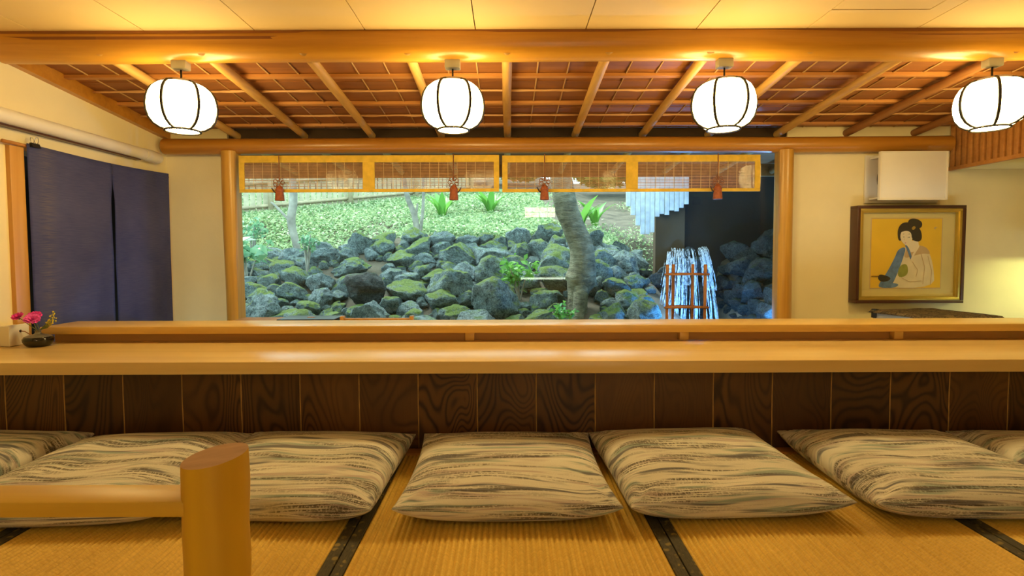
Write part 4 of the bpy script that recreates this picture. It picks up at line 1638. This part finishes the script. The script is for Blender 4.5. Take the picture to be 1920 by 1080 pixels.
Y0 = 5.35
tree = empty('leaning_tree', (0.68, Y0, 0.0))
tag(tree, 'thick leaning tree trunk growing out of the rock bank', 'tree')
trunk('trunk', [(0.700, Y0 - 0.1, 0.05), (0.705, Y0, 0.38), (0.735, Y0, 0.52), (0.755, Y0, 0.66), (0.735, Y0, 0.84), (0.66, Y0, 1.05), (0.585, Y0, 1.24), (0.55, Y0, 1.42), (0.54, Y0 + .1, 1.75), (0.62, Y0 + .2, 2.3), (0.55, Y0 + .3, 3.0)],
      [0.085, 0.105, 0.160, 0.132, 0.118, 0.115, 0.112, 0.110, 0.10, 0.085, 0.05], M['bark'], tree, 20)
trunk('root', [(0.735, Y0 + 0.02, 0.62), (0.725, Y0 - 0.07, 0.45), (0.69, Y0 - 0.20, 0.24), (0.645, Y0 - 0.30, 0.02)], [0.05, 0.075, 0.06, 0.055], M['bark'], tree, 12)
trunk('branch', [(0.57, Y0 + .15, 2.05), (0.2, Y0 + 0.1, 2.5), (-0.4, Y0 + 0.2, 2.9)], [0.05, 0.035, 0.015], M['bark'], tree, 10)
trunk('branch', [(0.60, Y0 + .2, 2.2), (1.0, Y0 + 0.3, 2.6), (1.5, Y0 + 0.2, 2.9)], [0.05, 0.035, 0.015], M['bark'], tree, 10)
r = np.random.default_rng(8)
cp = np.concatenate([ball(r, 1500, c, (0.62, 0.46, 0.36)) for c in ((-0.4, Y0 + .1, 3.0), (0.5, Y0 + .1, 3.3), (1.5, Y0 + .05, 3.1))])
lc = leaf_cloud('foliage', cp, 0.09, M['tree_leaf'], tree, 0.2, 9)
lc.location = -Vector(tree.location)
lc['kind'] = 'stuff'


def small_tree(x, y, pts, rads, label, crowns, n=700, size=0.07, name='sapling', mat='bark_grey', leaf='tree_leaf'):
    z = ground_z(x, y)
    t_ = empty(name, (x, y, z))
    tag(t_, label, 'tree')
    for k, (pp, rr) in enumerate(zip(pts, rads)):
        trunk('trunk' if k == 0 else 'stem', [(x + a, y + b, z - 0.05 + c) for a, b, c in pp], rr, M[mat], t_, 10, 5)
    r_ = np.random.default_rng(int(abs(x) * 100) + 3)
    if crowns:
        cp_ = np.concatenate([ball(r_, n, (x + a, y + b, z + c), (cr, cr * 0.8, cr * 0.6)) for a, b, c, cr in crowns])
        l_ = leaf_cloud('foliage', cp_, size, M[leaf], t_, 0.3, 5)
        l_.location = -Vector(t_.location)
        l_['kind'] = 'stuff'


small_tree(-2.78, 7.1, [[(0, 0, 0), (-0.03, 0, 0.25), (-0.09, 0, 0.55), (-0.05, 0, 0.9), (-0.1, 0, 1.6)], [(-0.08, 0, 0.52), (-0.28, 0, 0.74), (-0.35, 0, 0.80)]],
           [[0.055, 0.045, 0.055, 0.05, 0.03], [0.02, 0.015, 0.01]], 'slim grey sapling with a forked stem on the garden slope', [(-0.1, 0, 1.60, 0.55), (0.35, 0.1, 1.45, 0.45)], 500)
small_tree(-1.22, 7.35, [[(0, 0, 0), (-0.06, 0, 0.35), (-0.16, 0, 0.62), (-0.22, 0, 1.1)], [(0.0, 0, 0.0), (0.06, 0, 0.4), (0.07, 0, 0.8), (0.1, 0, 1.2)], [(0, 0, 0.02), (-0.03, 0, 0.3), (-0.02, 0.05, 0.5)]],
           [[0.045, 0.04, 0.035, 0.02], [0.025, 0.022, 0.02, 0.015], [0.02, 0.018, 0.012]], 'multi-stemmed shrub with thin bare stems on the slope', [(-0.2, 0.05, 1.25, 0.45), (0.3, 0, 1.25, 0.4)], 400)
small_tree(-3.1, 6.3, [[(0, 0, 0), (-0.2, 0, 0.32), (-0.5, 0, 0.62), (-0.9, 0, 0.9)]], [[0.022, 0.02, 0.016, 0.01]], 'thin bare branch leaning by the window edge', [], name='bare_branch')


def shrub(x, y, label, n, rad, h, leaf='shrub_leaf', size=0.085, dz=0.0):
    z = ground_z(x, y) + dz
    t_ = empty('shrub', (x, y, z))
    tag(t_, label, 'shrub', 'small shrubs in the garden')
    rg = random.Random(int(x * 77 + y * 13))
    allp = []
    for k in range(5):
        a = rg.uniform(0, 6.28)
        tip = (x + math.cos(a) * rad * 0.7, y + math.sin(a) * rad * 0.5, z + h * rg.uniform(0.7, 1.05))
        mid = (x + math.cos(a) * rad * 0.25, y + math.sin(a) * rad * 0.2, z + h * 0.5)
        trunk('stem', [(x, y, z - 0.05), mid, tip], [0.012, 0.009, 0.005], M['bark_grey'], t_, 6, 3)
        for q in range(n // 5):
            s = rg.uniform(0.35, 1.05)
            pt = [mid[i] + (tip[i] - mid[i]) * (s * 2 - 0.7) / 1.3 + rg.gauss(0, rad * 0.16) for i in range(3)]
            if not in_rock(pt, size * 0.4):
                allp.append(pt)
    l_ = leaf_cloud('foliage', allp, size, M[leaf], t_, 0.4, 6, 0.5)
    l_.location = -Vector(t_.location)
    l_['kind'] = 'stuff'


shrub(-2.95, 6.05, 'blue green broadleaf shrub at the end of the rocks nearest the curtain wall', 150, 0.35, 0.42, size=0.12)
shrub(-2.35, 6.25, 'small upright blue green shrub beside the sapling', 90, 0.16, 0.55, size=0.07)
shrub(-3.35, 7.0, 'leafy young shrub near the bamboo fence', 110, 0.22, 0.6, size=0.08)
shrub(0.12, 5.52, 'low fern-like shrub among the lower rocks', 260, 0.22, 0.36, 'blade_leaf', 0.07)
shrub(0.50, 4.85, 'small leafy tuft at the foot of the leaning tree', 200, 0.15, 0.30, 'blade_leaf', 0.06)


def blade_plant(x, y, n, h, label):
    z = ground_z(x, y)
    rg = random.Random(int(x * 31 + y * 7))
    bm = bmesh.new()
    for k in range(n):
        a = rg.uniform(0, 6.28)
        l = h * rg.uniform(0.7, 1.15)
        w = l * 0.11
        d = Vector((math.cos(a), math.sin(a), 0))
        s = Vector((-math.sin(a), math.cos(a), 0))
        prev = None
        for q in range(6):
            t = q / 5
            c = Vector((x, y, z)) + d * (0.04 + l * 0.6 * t * t) + Vector((0, 0, l * (t - 0.25 * t * t)))
            ww = w * math.sin(PI * (0.12 + 0.88 * t)) + 0.002
            cur = (bm.verts.new(c - s * ww), bm.verts.new(c + Vector((0, 0, -ww * 0.35))), bm.verts.new(c + s * ww))
            if prev:
                bm.faces.new((prev[0], prev[1], cur[1], cur[0]))
                bm.faces.new((prev[1], prev[2], cur[2], cur[1]))
            prev = cur
    t_ = empty('leafy_plant', (x, y, z))
    tag(t_, label, 'plant', 'broad bladed plants on the slope')
    obj('leaves', bm, M['blade_leaf'], t_, True, kind='stuff')


blade_plant(1.15, 8.4, 12, 0.55, 'bright green bladed plant beside the leaning tree trunk')
blade_plant(1.45, 8.9, 10, 0.50, 'broad bladed plant below the weathered planks')
blade_plant(-1.1, 9.0, 18, 0.55, 'bushy bladed plant behind the multi-stemmed shrub')
blade_plant(-0.3, 9.4, 14, 0.50, 'bladed plant high on the slope behind the top of the rocks')

# ---- bamboo fence running up the slope
fzA, fzB = ground_z(fA.x, fA.y), ground_z(fB.x, fB.y)
fen = empty('garden_fence', (fA.x, fA.y, fzA))
tag(fen, 'pale bamboo slat fence at the top of the garden slope', 'fence')
nf = 56
bm = bmesh.new()
box(bm, -0.043, 0.043, -0.010, 0.010, 0, 1.0, 0.006, 1)
slat_me = to_mesh('slat', bm, M['fence_slat'])
fang = math.atan2(fB.y - fA.y, fB.x - fA.x)
fn = Vector((fdir.y, -fdir.x, 0))          # towards the house
for k in range(nf):
    f = (k + 0.5) / nf
    p = fA.lerp(fB, f)
    zb = ground_z(p.x, p.y) - 0.03
    o = link('slat', slat_me, fen, Vector((p.x, p.y, zb)) - wpos(fen), (0, 0, fang))
    o.scale = (1, 1, fzA + (fzB - fzA) * f + 1.0 - zb)
for dz in (0.14, 0.55, 0.96):
    bm = bmesh.new()
    q0, q1 = fA + fn * 0.038, fB + fn * 0.038
    tube(bm, [(q0.x, q0.y, fzA + dz), (q1.x, q1.y, fzB + dz)], 0.030, 8)
    obj('rail', bm, M['fence_rail'], fen, True)
for k in range(5):
    p = fA.lerp(fB, k / 4) + fn * 0.11
    zt = fzA + (fzB - fzA) * k / 4
    bm = bmesh.new()
    tube(bm, [(p.x, p.y, ground_z(p.x, p.y) - 0.1), (p.x, p.y, zt + 1.06)], 0.045, 10)
    obj('post', bm, M['fence_rail'], fen, True)
# trees beyond the fence
for (x, y, lab, cr) in ((-4.3, 14.3, 'leafy light green tree beyond the bamboo fence', 1.15), (-0.45, 14.4, 'spreading light green tree behind the top of the slope', 1.2),
                        (3.4, 14.3, 'leafy tree behind the weathered planks', 1.15), (-8.1, 14.2, 'tall leafy tree beyond the fence end', 1.15)):
    small_tree(x, y, [[(0, 0, 0), (0.05, 0, 0.9), (-0.05, 0, 2.2)]], [[0.14, 0.11, 0.06]], lab,
               [(0, 0, 1.15, cr), (-0.8, 0.1, 0.75, cr * .8), (0.8, 0.1, 0.70, cr * .8)], 2600, 0.17, 'leafy_tree')

# ---- grotto with waterfall
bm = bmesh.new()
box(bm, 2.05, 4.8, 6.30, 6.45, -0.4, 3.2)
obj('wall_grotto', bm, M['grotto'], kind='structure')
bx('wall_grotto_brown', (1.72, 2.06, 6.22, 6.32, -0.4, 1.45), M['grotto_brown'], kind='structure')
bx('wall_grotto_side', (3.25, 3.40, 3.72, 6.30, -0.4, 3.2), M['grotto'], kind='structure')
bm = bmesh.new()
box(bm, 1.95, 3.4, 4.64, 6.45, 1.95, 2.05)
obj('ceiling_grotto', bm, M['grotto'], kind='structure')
wp = empty('plank_screen', (1.75, 6.15, 1.2))
tag(wp, 'screen of weathered grey planks with stepped lower ends', 'screen')
for k in range(13):
    x0 = 1.36 + 0.0555 * k
    zb = (1.18, 1.10, 1.04, 1.00, 1.00, 1.02, 1.20, 1.23, 1.22, 1.27, 1.26, 1.30, 1.34)[k]
    if k < 3:
        zb = (1.32, 1.22, 1.10)[k]
    bx('plank', (x0, x0 + 0.050, 6.14 + 0.006 * (k % 2), 6.165 + 0.006 * (k % 2), zb, 2.4), M['plank'], wp, 0.002)

rng = random.Random(77)
gp = empty('grotto_rocks', (2.5, 5.4, -0.05))
tag(gp, 'heap of dark wet rocks in the grotto beside the waterfall', 'rocks')
wr = empty('waterfall_rocks', (1.9, 5.85, -0.05))
tag(wr, 'dark rock ledge behind the falling water', 'rocks')
gplaced = []
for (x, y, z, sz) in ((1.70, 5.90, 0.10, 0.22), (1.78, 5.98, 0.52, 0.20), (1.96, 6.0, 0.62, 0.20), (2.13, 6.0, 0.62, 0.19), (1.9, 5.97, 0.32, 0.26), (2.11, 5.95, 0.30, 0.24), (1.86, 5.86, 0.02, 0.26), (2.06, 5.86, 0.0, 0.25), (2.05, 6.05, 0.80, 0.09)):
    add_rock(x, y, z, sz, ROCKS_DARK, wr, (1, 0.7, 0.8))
    gplaced.append((Vector((x, y, z)), sz))
nl = len(gplaced)
for target, smin, smax in ((26, 0.17, 0.23), (40, 0.10, 0.14), (60, 0.055, 0.085)):
    cnt = 0
    for _ in range(8000):
        if cnt >= target:
            break
        sz = rng.uniform(smin, smax)
        y = rng.uniform(4.85, 6.05)
        x = rng.uniform(2.30 + sz * 1.1, 3.02)
        if math.hypot(x - 2.62, y - 4.75) < sz + 0.07:          # the pool lamp stands here
            continue
        z = ground_z(x, y) + sz * 0.30
        p = Vector((x, y, z))
        if all((p - q).length > (sz + r) * (0.64 if i >= nl else 0.95) for i, (q, r) in enumerate(gplaced)):
            gplaced.append((p, sz))
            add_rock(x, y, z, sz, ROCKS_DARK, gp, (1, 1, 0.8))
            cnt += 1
# water: sheet and many falling strands
t = NT('falling_water')
v = t.coords((60, 60, 5))
wf = t.noise(v, 1.0, 4, 0.7)
t.color(t.ramp(wf, [(0.35, (0.45, 0.60, 0.75)), (0.6, (0.95, 0.97, 1.0))]))
t.rough(0.15)
trn = t.n('ShaderNodeBsdfTransparent')
mx = t.n('ShaderNodeMixShader')
t.l(t.ramp(wf, [(0.38, (0.05, 0.05, 0.05)), (0.62, (0.85, 0.85, 0.85))]), mx.inputs[0])
t.l(trn.outputs[0], mx.inputs[1])
t.l(t.b.outputs[0], mx.inputs[2])
t.l(mx.outputs[0], t.out.inputs[0])
M['water'] = t.m
wfall = empty('waterfall', (1.95, 5.5, -0.05))
tag(wfall, 'small waterfall spilling over dark rocks in the grotto', 'waterfall')
rg = random.Random(12)
verts, faces = [], []
for k in range(130):
    x0 = rg.gauss(*rg.choice(((1.735, 0.018), (1.83, 0.03), (1.90, 0.022), (1.97, 0.012), (2.07, 0.016), (2.12, 0.008))))
    top = 0.845 - rg.choice((0.0, 0.0, 0.02, 0.10)) + 0.02 * math.sin(x0 * 9) - 0.05 * (x0 < 1.76)
    zb = rg.choice((0.0, 0.0, 0.0, 0.25, 0.45, 0.55)) if x0 < 2.0 else rg.choice((0.0, 0.4, 0.55, 0.65))
    spread = (x0 - 2.02) * 0.40 - 0.03
    w = rg.uniform(0.002, 0.008)
    y0 = 5.78 + rg.uniform(-0.06, 0.06)
    nseg = 12
    st = len(verts)
    for q in range(nseg + 1):
        f = q / nseg
        z = top + (zb - top) * f
        h = 1 - (z / 0.845)
        y = y0 - 0.30 * math.sqrt(max(0, h)) - 0.12 * h
        x = x0 + spread * h * 1.5 + 0.012 * mn.noise((x0 * 9, z * 5, k))
        ww = w * (1 + 0.8 * h) * (0.6 + 0.4 * math.sin(q * 1.7 + k))
        verts += [(x - ww, y, z), (x, y - ww * 0.8, z), (x + ww, y, z)]
    for q in range(nseg):
        a = st + q * 3
        faces += [(a, a + 1, a + 4, a + 3), (a + 1, a + 2, a + 5, a + 4)]
o = fast_mesh('water_strands', verts, faces, M['water'], wfall)
o.location = -Vector(wfall.location)
o['kind'] = 'stuff'
o.data.shade_smooth()
t = NT('pool_water')
t.color((0.02, 0.06, 0.12))
t.rough(0.08)
t.bump(t.noise(t.coords(), 9, 3), 0.3, 0.03)
pool = bx('pool_water', (1.5, 3.25, 3.9, 5.9, -0.06, 0.02), t.m)
tag(pool, 'dark still pool at the foot of the waterfall', 'water', kind='stuff')
# blue garden lamps set beside the pool
for k, (x, y, z, e, lab) in enumerate(((2.62, 4.75, 0.12, 75, 'small blue garden lamp by the pool edge'), (1.72, 4.9, 0.10, 30, 'small blue garden lamp before the waterfall'))):
    gl = empty('garden_lamp', (x, y, z - 0.1))
    tag(gl, lab, 'lamp')
    bm = bmesh.new()
    lathe(bm, [(0.03, -0.08), (0.03, -0.03), (0.045, -0.01), (0.045, 0.0)], (x, y, z), 16, True)
    obj('housing', bm, M['black'], gl, 'auto')
    bm = bmesh.new()
    lathe(bm, [(0.043, 0.0), (0.03, 0.01), (0.001, 0.014)], (x, y, z), 16)
    obj('lens', bm, emit('blue_lamp', (0.10, 0.40, 1.0), 6.0), gl, True)
    ld = bpy.data.lights.new('garden_lamp_light', 'POINT')
    ld.energy = e
    ld.color = (0.12, 0.42, 1.0)
    ld.shadow_soft_size = 0.05
    lo = bpy.data.objects.new('garden_lamp_light', ld)
    COL.objects.link(lo)
    lo.parent = gl
    lo.location = (0, -0.02, 0.18)
